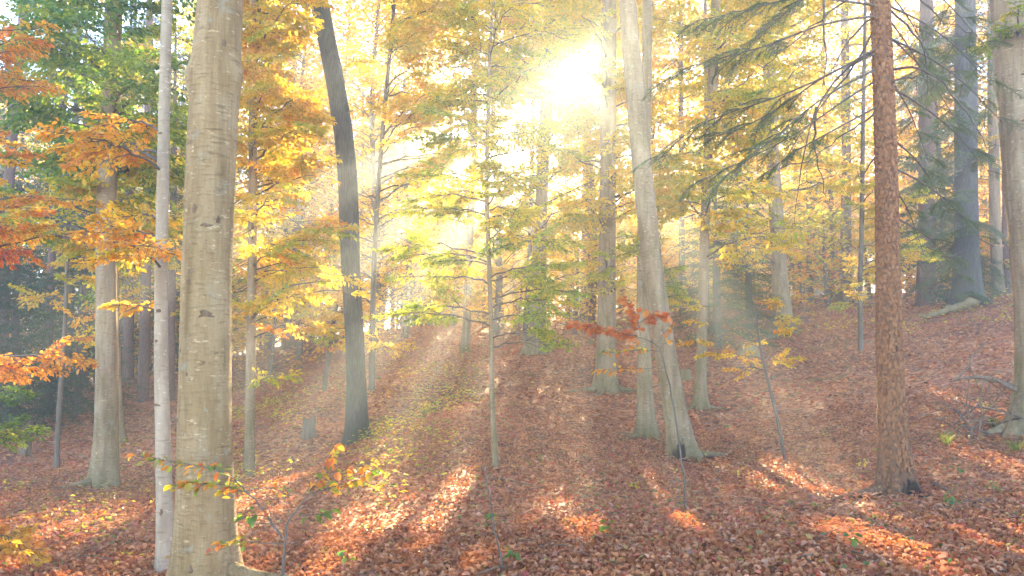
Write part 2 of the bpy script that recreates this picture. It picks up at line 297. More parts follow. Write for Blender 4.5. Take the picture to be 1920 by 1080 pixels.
def H(x, y):
    x = np.asarray(x, float); y = np.asarray(y, float); sh = np.broadcast(x, y).shape
    x = np.broadcast_to(x, sh).ravel(); y = np.broadcast_to(y, sh).ravel(); z = np.empty(len(x))
    for a in range(0, len(x), 20000):
        xs, ys = x[a:a + 20000], y[a:a + 20000]
        D = (xs[:, None] - ctl[:, 0]) ** 2 + (ys[:, None] - ctl[:, 1]) ** 2
        z[a:a + 20000] = tps(D) @ WT[:-3] + WT[-3] + WT[-2] * xs + WT[-1] * ys
    z = z + .05 * np.sin(x * 1.3 + 1.7 * np.sin(y * .7)) * np.sin(y * 1.1 + x * .4) + .02 * np.sin(3.1 * x + y) * np.sin(2.7 * y - x)
    return z.reshape(sh)
def h1(x, y): return float(H(np.array([x]), np.array([y]))[0])
s = np.linspace(-1, 1, 240)
gx = 160 * np.sinh(4.2 * s) / math.sinh(4.2)
q = np.linspace(-.62, 1, 240); gy = 6 + 240 * np.sinh(4.0 * q) / math.sinh(4.0)
X, Yg = np.meshgrid(gx, gy)
Z = H(X, Yg)
g = Geo(); nx = len(gx); ny = len(gy)
i = np.arange(ny - 1)[:, None] * nx; j = np.arange(nx - 1)[None]
g.add(np.stack([X, Yg, Z], -1).reshape(-1, 3), np.stack([i + j, i + j + 1, i + nx + j + 1, i + nx + j], -1).reshape(-1, 4))
ground = tag(link('ground', g.mesh('ground', M_GROUND)), kind='structure', label='forest floor covered with russet fallen leaves rising to the right', cat='ground')

# gaps in the canopy through which the sun comes: lines towards the sun through points of the glade, with a radius
GAPS = [(at(u, v, Y), q) for u, v, Y, q in [        (120,800,13,.5),(1100,930,8,.25),(1400,700,14,.6),(1500,830,11,.5),(1300,970,7.5,.4),(1640,1010,6.5,.5),(1800,760,12,.6),(1720,690,15,.6),(740,900,9,.4),
        (1850,960,7,.4),(450,960,7.5,.3),(200,960,9,.4),(880,1020,6.5,.35),(540,300,14.,.6),(480,480,14,.4),(610,150,14,.5),(150,200,13,.6),(250,120,13,.5),(560,60,14,.5),(520,400,14,.4),(720,250,20,.6),(780,420,20,.5),(700,100,20,.6),(900,420,11,.4),(960,560,11,.4),(880,300,11,.4),(840,600,11,.3),(1600,480,21,.6)]]
for u, v, d0, d1 in [(210, 560, 3.2, 8.5), (430, 700, 2.6, 8.0), (585, 800, 2.2, 7.5), (745, 800, 2.2, 7.0), (860, 860, 2.2, 5.5)]:
    n_ = norm(ray(u, v)); n_ = norm(n_ - sd * (n_ @ sd))
    for d_ in np.arange(d0, d1, .5): GAPS.append((EYE + n_ * d_ + sd * 12.0, .19 + .02 * d_ + (.12 if u < 700 else 0)))
GP = np.array([a for a, q in GAPS]); GR = np.array([q for a, q in GAPS])
def in_gap(P, grow=0.0):
    d = P[:, None] - GP[None]; t_ = d @ sd; q = np.linalg.norm(d - t_[..., None] * sd, axis=-1)
    return ((q < GR + grow) & (t_ > 1.2)).any(1)
# ------------------------------------------------------------------ leaves
def leaf_geo(g, pos, d, n, size, tint, hexa=False, width=.62, fold=.18, curl=0.0):
    """one small folded blade per row"""
    d = norm(d); n = norm(n - d * (n * d).sum(-1, keepdims=True)); b = np.cross(n, d)
    L_ = size[:, None]; k = len(pos)
    if hexa:
        W = L_ * width * .5; up = n * L_ * fold * .5; cz = -n * L_ * curl
        v = np.stack([pos, pos + d * L_ * .28 + b * W * .85 + up, pos + d * L_ * .68 + b * W * .8 + up + cz * .4, pos + d * L_ + cz,
                      pos + d * L_ * .68 - b * W * .8 + up + cz * .4, pos + d * L_ * .28 - b * W * .85 + up], 1).reshape(-1, 3)
        o = np.arange(k)[:, None] * 6
        f = np.concatenate([o + np.array([[0, 3, 2, 1]]), o + np.array([[0, 5, 4, 3]])]); tt = np.concatenate([tint, tint])
    else:
        W = L_ * width * .5; up = n * L_ * fold * .5
        v = np.stack([pos, pos + d * L_ * .45 + b * W + up, pos + d * L_ - n * L_ * curl, pos + d * L_ * .45 - b * W + up], 1).reshape(-1, 3)
        o = np.arange(k)[:, None] * 4
        f = np.concatenate([o + np.array([[0, 2, 1]]), o + np.array([[0, 3, 2]])]); tt = np.concatenate([tint, tint])
    g.add(v, f, tt)
def spray_template(r, leaf, step, nside, twigs=True):
    """a flat beech spray, 1 m long along +X: leaf rows and its twigs"""
    pos, dr, nm, sz, tw = [], [], [], [], []
    zz = lambda x: .10 * x - .16 * x * x
    main = np.array([[x, .03 * math.sin(4 * x + r.uniform(0, 6)), zz(x)] for x in np.linspace(0, 1, 5)]); tw.append((main, .006))
    def row(a, b, sidez):
        ln = np.linalg.norm(b - a); n_ = max(2, int(ln / step)); u_ = (b - a) / ln
        for q_ in range(n_):
            t_ = (q_ + .6) / n_; sgn = 1 if q_ % 2 else -1
            ang = sgn * r.uniform(.5, 1.1); c_, s_ = math.cos(ang), math.sin(ang)
            pos.append(a + (b - a) * t_ + r.normal(0, .012, 3)); dr.append([u_[0] * c_ - u_[1] * s_, u_[0] * s_ + u_[1] * c_, r.normal(-.4, .45)])
            nm.append([r.normal(0, .9), r.normal(0, .9), 1]); sz.append(leaf * r.uniform(.65, 1.25))
        pos.append(b); dr.append([u_[0], u_[1], -.2]); nm.append([r.normal(0, .3), r.normal(0, .3), 1]); sz.append(leaf)
    for k in range(nside):
        x = .12 + .82 * k / (nside - 1) + r.normal(0, .02); sgn = 1 if k % 2 else -1
        ln = (.50 * (1 - x) ** .7 + .10) * r.uniform(.7, 1.15); ang = sgn * r.uniform(.7, 1.1)
        a = np.array([x, np.interp(x, main[:, 0], main[:, 1]), zz(x)]); b = a + ln * np.array([math.cos(ang), math.sin(ang), r.normal(-.08, .12)])
        row(a, b, sgn)
        if twigs: tw.append((np.array([a, b]), .003))
    row(main[2], main[4], 1)
    return [np.array(q_) for q_ in (pos, dr, nm, sz)] + [tw]
r_ = np.random.default_rng(3)
SPR = {0: [spray_template(r_, .070, .047, 13) for _ in range(6)],
       1: [spray_template(r_, .11, .068, 11) for _ in range(6)],
       2: [spray_template(r_, .19, .115, 8, False) for _ in range(6)]}
def rotz(a, az, tilt, roll):
    ca, sa, ct, st, cr, sr = math.cos(az), math.sin(az), math.cos(tilt), math.sin(tilt), math.cos(roll), math.sin(roll)
    Rx = np.array([[1, 0, 0], [0, cr, -sr], [0, sr, cr]]); Ry = np.array([[ct, 0, -st], [0, 1, 0], [st, 0, ct]]); Rz = np.array([[ca, -sa, 0], [sa, ca, 0], [0, 0, 1]])
    return a @ (Rz @ Ry @ Rx).T
def put_spray(gl, gt, P, az, tilt, length, lod, tint, sd_, r, thin=1.0):
    su, sv = proj(P + .5 * length * np.array([math.cos(az), math.sin(az), 0]))
    if math.hypot(su[0] - SUN_UV[0], sv[0] - SUN_UV[1]) < 38 and P[1] > 4: return
    T = SPR[lod][r.integers(6)]; roll = r.normal(0, .34)
    pos = rotz(T[0] * length, az, tilt, roll) + P; dr = rotz(T[1], az, tilt, roll); nm = rotz(T[2], az, tilt, roll)
    keep = (r.random(len(pos)) < thin * min(1, max(.35, length / .65))) & ~in_gap(pos)
    if keep.sum() < 3: return
    base = r.normal(tint, sd_)
    leaf_geo(gl, pos[keep], dr[keep], nm[keep], T[3][keep] * min(1.25, max(.8, .55 + .5 * length)), np.clip(base + r.normal(0, .05, keep.sum()), 0, 1), hexa=(lod == 0), curl=.1)
    for k, (tp, rd) in enumerate(T[4]):
        if lod >= 1 and k: break
        if lod: tp = tp[::2]
        tube(gt, rotz(tp * length, az, tilt, roll) + P, np.linspace(rd, rd * .4, len(tp)), 3, cap=False)

# ------------------------------------------------------------------ trunks
class Tree: pass
TREES = {}
def make_trunk(key, name, m, label, cat='tree', group=None, height=14, sides=20, flare=.35, step=.16, knots=(), seed=0, roots=(), wob=.03):
    Y, px = TR[key]; r = np.random.default_rng(100 + seed)
    P = [at(u, v, Y) for u, v, w_ in px]; rad = [w_ / F * Y * .5 for u, v, w_ in px]
    P[0] = np.array([P[0][0], Y, h1(P[0][0], Y)])
    top = P[-1]; dirn = norm(P[-1] - P[-2]); dirn = norm(dirn * np.array([.6, 1, 1]))
    zt = P[0][2] + height
    if px[-1][1] <= 5 and zt > top[2] + .5:
        for k in (1, 2, 3):
            f_ = k / 3; P.append(top + dirn * (zt - top[2]) * f_ / dirn[2]); rad.append(max(rad[len(px) - 1] * (1 - .75 * f_), .02))
    else: rad[-1] = min(rad[-1], .012)
    P = np.array(P); rad = np.array(rad)
    P[1:, 1] += np.cumsum(r.normal(0, .02, len(P) - 1))
    full = smooth_path(np.c_[P, rad], max(12, int((P[-1][2] - P[0][2]) / step)))
    path, rd = full[:, :3], full[:, 3]; b0 = path[0].copy()
    ext = path[0] - np.array([0, 0, .35]); path = np.vstack([ext, path]); rd = np.r_[rd[0], rd]
    hh = path[:, 2] - b0[2]
    ph = r.uniform(0, 6.3, 6); lob = r.integers(3, 6)
    def ring(th):
        f_ = flare * (np.exp(-np.maximum(hh, -.1) / .16) + .5 * np.exp(-np.maximum(hh, 0) / .6))[:, None]
        o_ = 1 + f_ * (.55 + .65 * np.cos(lob * th + ph[0])[None] + .35 * np.cos(2 * th + ph[1])[None])
        o_ = o_ + wob * np.sin(2 * th[None] + ph[2] + .9 * hh[:, None]) + wob * .6 * np.sin(3 * th[None] + ph[3] - 1.7 * hh[:, None]) + .3 * wob * np.sin(5 * th[None] + 6 * hh[:, None] + ph[4])
        for kth, kz, ksize, kh in knots:
            dth = np.angle(np.exp(1j * (th - kth)))[None] * rd[:, None]
            o_ = o_ + kh / rd[:, None] * np.exp(-(dth ** 2 + ((path[:, 2] - kz) ** 2)[:, None]) / ksize ** 2)
        return o_
    T = Tree(); T.key = key; T.path = path; T.rad = rd; T.Y = Y; T.base = b0; T.m = m; T.n = 0
    g = Geo(); tube(g, path, rd, sides, ring=ring)
    T.root = tag(link(name, None, loc=b0), label, cat, group); T.root.empty_display_size = .2
    T.trunk = link('trunk', g.mesh('trunk', m, b0), T.root)
    for (az, ln, rr) in roots:
        az = R(az); s_ = np.linspace(0, 1, 12); dx = b0[0] + np.cos(az + .5 * (s_ - .3) * r.normal(0, 1)) * ln * s_; dy = b0[1] + np.sin(az) * ln * s_
        rt = rr * (1 - .85 * s_); z = H(dx, dy) + rt * .5 + np.exp(-s_ * 6) * rr * 2.6
        g = Geo(); tube(g, np.stack([dx, dy, z], 1), rt, 8); link('root', g.mesh('root', m, b0), T.root)
    T.gl = Geo(); TREES[key] = T
    return T
def trunk_at(T, z):
    zz = T.path[:, 2]
    return np.array([np.interp(z, zz, T.path[:, 0]), np.interp(z, zz, T.path[:, 1]), z]), float(np.interp(z, zz, T.rad))
def limb(T, u, v, Y, tint, sd_=.06, nspr=6, slen=.8, lod=0, rise=.22, r=rng, P=None, thin=1.0, spread=1.0, leafy=.3):
    if P is None: P = at(u, v, Y)
    g0 = h1(P[0], P[1])
    if P[2] < g0 + .15: P[2] = g0 + .15
    hd = np.hypot(*(P[:2] - trunk_at(T, P[2])[0][:2]))
    z0 = max(P[2] - rise * hd, T.base[2] + .4); z0 = min(z0, T.path[-1, 2] - .05)
    S, tr = trunk_at(T, z0)
    Ln = np.linalg.norm(P - S)
    mid = (S + P) / 2 + np.array([r.normal(0, .08), r.normal(0, .08), .12]) * Ln
    c = bez(S, mid, P, 9); c[1:-1] += r.normal(0, .012 * Ln, (7, 3))
    rb = min(tr * .45, .006 + .011 * Ln)
    g = Geo(); tube(g, c, np.linspace(rb, .004, 9), 5, cap=False)
    az = math.atan2(P[1] - S[1], P[0] - S[0])
    for k in range(nspr):
        t_ = leafy + (1 - leafy) * (k + .5) / nspr; i_ = t_ * 8; a = int(min(i_, 7)); q_ = c[a] + (c[a + 1] - c[a]) * (i_ - a)
        sg = 1 if k % 2 else -1
        put_spray(T.gl, g, q_, az + sg * r.uniform(.4, 1.25) * spread, r.normal(.0, .26), slen * r.uniform(.65, 1.15) * (1.15 - .45 * t_), lod, tint, sd_, r, thin)
    put_spray(T.gl, g, c[-1], az, r.normal(-.05, .1), slen * .8, lod, tint, sd_, r, thin)
    link('limb', g.mesh('limb', M_TWIG, T.base), T.root)
def patch(T, u0, u1, v0, v1, n, tint, dY=1.6, r=rng, side=None, **kw):
    """n limbs of a tree reaching to points spread over a part of the view, on every side of the trunk"""
    for k in range(n):
        u = r.uniform(u0, u1); v = v0 + (v1 - v0) * (k + r.random()) / n
        limb(T, u, v, T.Y + r.uniform(-dY, dY), tint, r=r, **kw)
def finish(T, m=None, name='crown'):
    if T.gl.n: link(name, T.gl.mesh(name, m or M_LEAF, T.base, smooth=False), T.root)
def top_crown(T, n, tint, lod=2, r=rng, z0=None, reach=3.0, **kw):
    """the part of the crown above the picture"""
    zt = T.path[-1, 2]; z0 = z0 or T.base[2] + .62 * (zt - T.base[2])
    for k in range(n):
        z = z0 + (zt - z0) * (k + .5) / n; az = k * 2.4 + r.normal(0, .4); rr = reach * (1.1 - .75 * k / n)
        c, _ = trunk_at(T, z)
        limb(T, 0, 0, 0, tint, P=c + np.array([math.cos(az) * rr, math.sin(az) * rr, .25 * rr]), nspr=7, slen=1.3, lod=lod, rise=.3, r=r, **kw)

G_, YG, GO, OR, RU = .10, .29, .50, .70, .90
kt = []      # bulges on the old beech: (angle, height, size, height of bulge)
def zof(u, v, Y): return at(u, v, Y)[2]
# angles: tube's frame starts at +Y (a), b = tan x a -> -X ; the side towards the camera is theta = pi
kt = [(math.pi * .60, zof(0, 150, 6.3), .11, .042), (math.pi * 1.40, zof(0, 145, 6.3), .11, .045), (math.pi, zof(0, 120, 6.3), .16, .012), (math.pi, zof(0, 465, 6.3), .09, .012)]
big = make_trunk('big', 'beech_tree', M_BIG, 'thick old beech trunk with dark knot scars, nearest to the camera on the left', height=14, sides=48, flare=.22, step=.05, knots=kt, seed=1, roots=[(-12, 1.0, .10), (195, .6, .06), (-50, .8, .07)], wob=.022)
white = make_trunk('white', 'beech_tree', M_PALE, 'slim pale grey beech trunk standing just left of the thick old beech', height=13, sides=24, flare=.15, step=.08, seed=2, wob=.03)
left = make_trunk('left', 'beech_tree', M_BEECH, 'mossy grey beech with green leaves and flared roots, left side', height=15, sides=28, flare=.30, step=.1, seed=3, roots=[(215, .7, .10), (-60, .7, .08), (-120, .5, .06)])
leftb = make_trunk('leftb', 'beech_tree', M_BEECH, 'narrow beech trunk half hidden behind the mossy left beech', height=16, sides=14, flare=.5, seed=4)
pole = make_trunk('pole', 'beech_tree', M_BEECH, 'slender grey pole of a beech with golden leaves right of the thick old beech', height=14, sides=18, flare=.2, seed=5)
curve = make_trunk('curve', 'dark_curved_tree', M_DARK, 'dark furrowed trunk curving to the left, crossed by sun rays', height=15, sides=30, flare=.22, step=.1, seed=6)
sap = make_trunk('sap', 'beech_sapling', M_BEECH, 'thin straight young beech with flat yellow green sprays, centre of the slope', height=9, sides=12, flare=.3, seed=7, wob=.05)
m8 = make_trunk('m8', 'beech_tree', M_BEECH, 'beech trunk just left of the sun, its foot on the crest', height=15, sides=20, flare=.3, seed=8, roots=[(200, .7, .1), (-20, .6, .08)])
m9 = make_trunk('m9', 'beech_tree', M_BEECH, 'straight beech trunk just right of the sun with splayed roots', height=15, sides=24, flare=.35, seed=9, roots=[(228, 1.1, .13), (250, 1.0, .11), (-15, .8, .12), (205, .7, .08)])
m10 = make_trunk('m10', 'beech_tree', M_BEECH, 'upright mossy trunk close behind the leaning beech', height=14, sides=20, flare=.3, seed=10, roots=[(230, .7, .08), (200, .6, .07), (-70, .6, .08)])
lean = make_trunk('lean', 'beech_tree', M_BEECH, 'stout beech leaning to the left, dark hollow at its foot', height=15, sides=44, flare=.25, step=.045, seed=11, roots=[(-8, .8, .1), (-40, .7, .09), (200, .4, .07)])
m12 = make_trunk('m12', 'beech_tree', M_BEECH, 'slim upright beech right of the leaning beech', height=14, sides=18, flare=.5, seed=12, roots=[(215, .6, .06), (-20, .6, .06)])
scaly = make_trunk('scaly', 'spruce_tree', M_SPRUCE, 'spruce trunk with scaly orange brown bark on the right', height=14, sides=56, flare=.25, step=.035, seed=13, roots=[(196, 1.0, .075), (165, .6, .06), (-30, .5, .06)], wob=.02)
right = make_trunk('right', 'beech_tree', M_BEECH, 'massive beech cut by the right edge of the picture', height=15, sides=40, flare=.35, step=.08, seed=14, roots=[(190, 1.0, .16), (235, .8, .12), (215, .9, .12)])
m15 = make_trunk('m15', 'beech_tree', M_BEECH, 'hazy grey beech with a broad dark foot, crest right of centre', height=15, sides=20, flare=.4, seed=15)
m16 = make_trunk('m16', 'maple_sapling', M_FAR, 'very thin sapling with bright yellow leaves left of the scaly spruce', height=10, sides=8, flare=.2, seed=16)
m17 = make_trunk('m17', 'beech_tree', M_FAR, 'pale blue grey trunk behind the yellow leaved sapling', height=15, sides=14, flare=.4, seed=17)
m18 = make_trunk('m18', 'pine_tree', M_PINE, 'reddish pine trunk behind and right of the scaly spruce', height=15, sides=16, flare=.2, seed=18)
m19 = make_trunk('m19', 'spruce_tree', M_DARK, 'broad grey spruce trunk behind green boughs near the right edge', height=15, sides=18, flare=.3, seed=19)
m20 = make_trunk('m20', 'beech_tree', M_BEECH, 'narrow bright edged trunk between the broad grey spruce and the right edge beech', height=15, sides=12, flare=.3, seed=20)
m21 = make_trunk('m21', 'pine_tree', M_PINE, 'narrow reddish pine trunk close beside the right edge beech', height=15, sides=12, flare=.2, seed=21)
m22 = make_trunk('m22', 'beech_tree', M_BEECH, 'pale trunk seen left behind the thin straight young beech', height=15, sides=12, flare=.3, seed=22)
m23 = make_trunk('m23', 'beech_tree', M_FAR, 'thin grey trunk just left of the crest beech beside the sun', height=14, sides=10, flare=.2, seed=23)
m24 = make_trunk('m24', 'beech_tree', M_FAR, 'bluish trunk standing in the bright haze below the sun', height=15, sides=12, flare=.3, seed=24)
m25 = make_trunk('m25', 'beech_sapling', M_FAR, 'slim slanting young beech with pale gold leaves behind the dark curved trunk', height=13, sides=10, flare=.2, seed=25)
m26 = make_trunk('m26', 'beech_sapling', M_FAR, 'short leaning sapling on the slope left of the dark curved trunk', height=4, sides=8, flare=.2, seed=26)
l27 = make_trunk('l27', 'beech_sapling', M_FAR, 'thin bowed sapling left of the mossy left beech', height=7, sides=8, flare=.2, seed=27)
pn = {}
for k, lb in {'pine1': 'reddish pine trunk at the left edge, slanting to the right', 'pine2': 'thin reddish pine trunk between the left edge pine and the mossy beech',
              'pine3': 'dark pine trunk seen just right of the mossy left beech', 'pine4': 'reddish pine trunk between the mossy beech and the slim pale beech',
              'pine5': 'dark pine trunk showing between the slim pale and the thick old beech', 'pine6': 'dim pine trunk in the shade just left of the mossy beech',
              'pine7': 'broad dark trunk in blue haze on the far slope right of the golden pole beech', 'pine8': 'narrow dark trunk in blue haze beside the golden pole beech'}.items():
    pn[k] = make_trunk(k, 'pine_tree', M_PINE, lb, height=15, sides=12, flare=.15, seed=30 + int(k[-1]))
m31 = make_trunk('m31', 'beech_tree', M_FAR, 'faint thin trunk in the haze left of the broad footed grey beech', height=15, sides=10, flare=.2, seed=41)
m32 = make_trunk('m32', 'beech_tree', M_FAR, 'faint narrow trunk just right of the scaly spruce', height=15, sides=10, flare=.2, seed=42)
m33 = make_trunk('m33', 'beech_tree', M_FAR, 'faint narrow trunk between the leaning and the slim upright beech', height=15, sides=10, flare=.2, seed=43)
m34 = make_trunk('m34', 'beech_tree', M_FAR, 'dark thin trunk hugging the right side of the slim upright beech', height=15, sides=10, flare=.2, seed=44)
offl = make_trunk('offl', 'beech_tree', M_BEECH, 'beech outside the left edge whose orange branches reach into the picture', height=15, sides=16, flare=.2, seed=45)

# ------------------------------------------------------------------ beech foliage
patch(left, 30, 350, -60, 330, 34, .20, nspr=6, slen=.85, lod=1, sd_=.07)
patch(left, 0, 330, 300, 470, 14, .36, nspr=6, slen=.8, lod=1, sd_=.12)
patch(white, 150, 240, 225, 300, 4, .66, dY=.9, nspr=4, slen=.45, lod=0, sd_=.05)
patch(white, 225, 250, 560, 580, 1, .66, dY=.3, nspr=3, slen=.28, lod=0, sd_=.04)
patch(white, 190, 260, 380, 470, 3, .6, dY=1., nspr=4, slen=.45, lod=0, sd_=.08)
patch(offl, -30, 60, 40, 180, 6, .68, dY=.8, nspr=4, slen=.5, lod=0, sd_=.04)
patch(offl, -30, 140, 370, 450, 6, .66, dY=.8, nspr=4, slen=.5, lod=0, sd_=.06)
patch(offl, -20, 30, 440, 500, 2, .85, dY=.4, nspr=4, slen=.35, lod=0, sd_=.04)
patch(offl, 20, 110, 660, 700, 3, .72, dY=.5, nspr=5, slen=.5, lod=0, sd_=.04)
patch(offl, -60, 40, 240, 300, 3, .66, dY=.8, nspr=5, slen=.5, lod=0)
patch(pole, 430, 590, -60, 400, 40, .50, dY=1.6, nspr=6, slen=.75, lod=1, sd_=.07)
patch(pole, 440, 640, 400, 560, 12, .48, dY=1.6, nspr=5, slen=.7, lod=1, sd_=.08)
patch(pole, 430, 600, 570, 610, 3, .55, dY=1., nspr=4, slen=.6, lod=1)
patch(pole, 450, 580, 680, 720, 2, .42, dY=.8, nspr=4, slen=.55, lod=1, thin=.8)
patch(m25, 690, 870, -60, 350, 34, .50, dY=2.2, nspr=6, slen=.95, lod=1, sd_=.07)
patch(m25, 560, 860, 350, 660, 18, .52, dY=2.2, nspr=5, slen=.9, lod=1, sd_=.09, thin=.8)
patch(m26, 560, 660, 480, 640, 6, .52, dY=1., nspr=4, slen=.7, lod=1)
for (u, v, n) in [(780, 395, 5), (760, 462, 6), (775, 480, 5), (745, 590, 6), (800, 575, 4), (1050, 545, 5), (1040, 500, 5), (1020, 640, 5), (1045, 565, 4), (990, 625, 4), (800, 330, 6), (820, 260, 6), (1040, 450, 5),
                  (770, 520, 4), (1010, 590, 4), (860, 400, 4), (840, 490, 5), (985, 520, 4)]:
    limb(sap, u, v, 11 + rng.uniform(-.6, .6), .32, nspr=n, slen=.5, lod=0, sd_=.05, rise=.12, spread=.8)
patch(sap, 790, 1060, -40, 450, 30, .42, dY=1.3, nspr=6, slen=.55, lod=0, sd_=.06, rise=.15)
patch(m8, 900, 1150, -60, 420, 56, .44, dY=2.5, nspr=6, slen=1.0, lod=1, sd_=.06)
patch(m8, 1000, 1130, 380, 540, 8, .42, dY=2., nspr=5, slen=.8, lod=1)
patch(m22, 740, 980, -60, 560, 40, .50, dY=2.5, nspr=6, slen=1.0, lod=2, sd_=.08)
patch(m9, 1040, 1280, -60, 420, 40, .46, dY=2.0, nspr=6, slen=.9, lod=1)
patch(m9, 1090, 1180, 420, 560, 4, .40, dY=1.5, nspr=4, slen=.7, lod=1)
patch(m24, 960, 1250, -60, 560, 42, .50, dY=3., nspr=7, slen=1.3, lod=2, sd_=.08)
patch(m10, 1170, 1290, 440, 570, 5, .34, dY=1., nspr=4, slen=.55, lod=0)
patch(m12, 1230, 1480, -20, 470, 34, .44, dY=2., nspr=6, slen=.85, lod=1, sd_=.07)
patch(m15, 1330, 1560, -20, 500, 26, .44, dY=2.5, nspr=6, slen=1.0, lod=1, sd_=.08)
patch(m33, 1220, 1480, -60, 560, 32, .50, dY=3., nspr=6, slen=1.2, lod=2)
patch(m16, 1555, 1720, 330, 560, 13, .46, dY=1.2, nspr=5, slen=.7, lod=1, sd_=.05)
patch(m16, 1570, 1680, 120, 330, 6, .42, dY=1.2, nspr=4, slen=.6, lod=1, thin=.7)
patch(m17, 1480, 1700, 60, 500, 10, .52, dY=3., nspr=6, slen=1.2, lod=2, sd_=.08, thin=.8)
patch(m18, 1680, 1830, 280, 560, 8, .60, dY=2., nspr=4, slen=.9, lod=2, sd_=.08)
patch(m20, 1780, 1920, 150, 540, 9, .52, dY=2., nspr=5, slen=.9, lod=2, sd_=.08)
patch(leftb, 120, 330, 60, 560, 14, .40, dY=2., nspr=6, slen=.9, lod=1, sd_=.12)
patch(l27, 60, 200, 420, 640, 7, .50, dY=1., nspr=4, slen=.6, lod=1, sd_=.1)
patch(right, 1840, 1930, 0, 90, 3, .34, dY=1.2, nspr=4, slen=.5, lod=0)
for T, tn in ((left, .25), (leftb, .4), (pole, .55), (curve, .5), (m8, .45), (m9, .45), (m10, .45), (lean, .45), (m12, .45), (right, .4), (m15, .5), (m17, .5), (m24, .5), (m22, .5), (white, .6), (big, .5), (m31, .5), (m32, .5), (m33, .5), (m34, .5), (m20, .5)):
    top_crown(T, 8, tn, reach=2.6, thin=.8)

# ------------------------------------------------------------------ spruce boughs
def bough_template(r, needle, step, nside, droop, sub=False):
    """1 m bough along +X with hanging side twigs and needles"""
    ax = lambda x: np.array([x, 0, .12 * x - droop * x * x])
    tw = [(np.array([ax(x) for x in np.linspace(0, 1, 6)]), .008)]; segs = [(ax(a), ax(a + .2)) for a in (.2, .4, .6, .8)]
    for k in range(nside):
        x = .10 + .88 * k / (nside - 1); sg = 1 if k % 2 else -1
        ln = (.46 * (1 - x) ** .8 + .08) * r.uniform(.6, 1.2); an = sg * r.uniform(.6, 1.0)
        a = ax(x); b = a + ln * np.array([math.cos(an), math.sin(an), r.uniform(-.6, -.05)]); tw.append((np.array([a, b]), .003)); segs.append((a, b))
        if sub:
            for f_ in (.35, .65):
                c = a + (b - a) * f_; a2 = an + r.choice([-1, 1]) * r.uniform(.5, .9); l2 = ln * .45 * r.uniform(.6, 1.1); segs.append((c, c + l2 * np.array([math.cos(a2), math.sin(a2), r.uniform(-.8, -.15)])))
    pos, dr, nm, sz = [], [], [], []
    for a, b in segs:
        n_ = max(2, int(np.linalg.norm(b - a) / step)); u_ = norm(b - a)
        sidev = norm(np.cross(u_, [0, 0, 1]))
        for q_ in range(n_):
            for sg in (1, -1):
                pos.append(a + (b - a) * (q_ + r.random()) / n_); dr.append(u_ * .6 + sg * sidev + np.array([0, 0, r.normal(.05, .55)])); nm.append([r.normal(0, .4), r.normal(0, .4), 1]); sz.append(needle * r.uniform(.7, 1.2))
    return [np.array(q_) for q_ in (pos, dr, nm, sz)] + [tw]
r_ = np.random.default_rng(5)
BGH = {0: [bough_template(r_, .030, .0165, 15, .3, True) for _ in range(4)], 1: [bough_template(r_, .09, .038, 20, .3) for _ in range(4)], 2: [bough_template(r_, .16, .085, 12, .35) for _ in range(4)]}
def put_bough(gl, gt, P, az, tilt, length, lod, tint, r, width=.17):
    T = BGH[lod][r.integers(4)]; roll = r.normal(0, .15)
    pos = rotz(T[0] * length, az, tilt, roll) + P; dr = rotz(T[1], az, tilt, roll); nm = rotz(T[2], az, tilt, roll)
    leaf_geo(gl, pos, dr, nm, T[3] * min(1.3, .6 + .4 * length), np.clip(tint + r.normal(0, .12, len(pos)), 0, 1), width=width, fold=0)
    for k, (tp, rd) in enumerate(T[4]):
        if lod == 2 and k: break
        tube(gt, rotz(tp * length, az, tilt, roll) + P, np.linspace(rd, rd * .4, len(tp)), 3, cap=False)
def bough_limb(T, pts, nb, blen, lod, tint, r=rng, leafy=.35, rad=None):
    """a branch through given points that carries green boughs on its outer part"""
    c = smooth_path(np.array(pts), 12); Ln = np.linalg.norm(c[-1] - c[0])
    g = Geo(); tube(g, c, np.linspace(rad or (.008 + .007 * Ln), .004, 12), 6, cap=False)
    for k in range(nb):
        t_ = leafy + (1 - leafy) * (k + .5) / nb; i_ = t_ * 11; a = int(min(i_, 10)); q_ = c[a] + (c[a + 1] - c[a]) * (i_ - a); d = c[a + 1] - c[a]
        sg = 1 if k % 2 else -1
        put_bough(T.gl, g, q_, math.atan2(d[1], d[0]) + sg * r.uniform(.3, .9), math.atan2(d[2], np.hypot(d[0], d[1])) * .6 + r.normal(-.1, .15), blen * r.uniform(.6, 1.1), lod, tint, r)
    link('limb', g.mesh('limb', M_TWIG, T.base), T.root)
def bough_patch(T, u0, u1, v0, v1, n, tint, dY=1.5, nb=6, blen=.7, lod=1, drop=.25, r=rng):
    for k in range(n):
        P = at(r.uniform(u0, u1), v0 + (v1 - v0) * (k + r.random()) / n, T.Y + r.uniform(-dY, dY))
        hd = np.hypot(*(P[:2] - trunk_at(T, P[2])[0][:2])); S, _ = trunk_at(T, min(P[2] + drop * hd, T.path[-1, 2]))
        bough_limb(T, [S, (S + P) / 2 + np.array([0, 0, .10 * hd]), P], nb, blen, lod, tint, r)
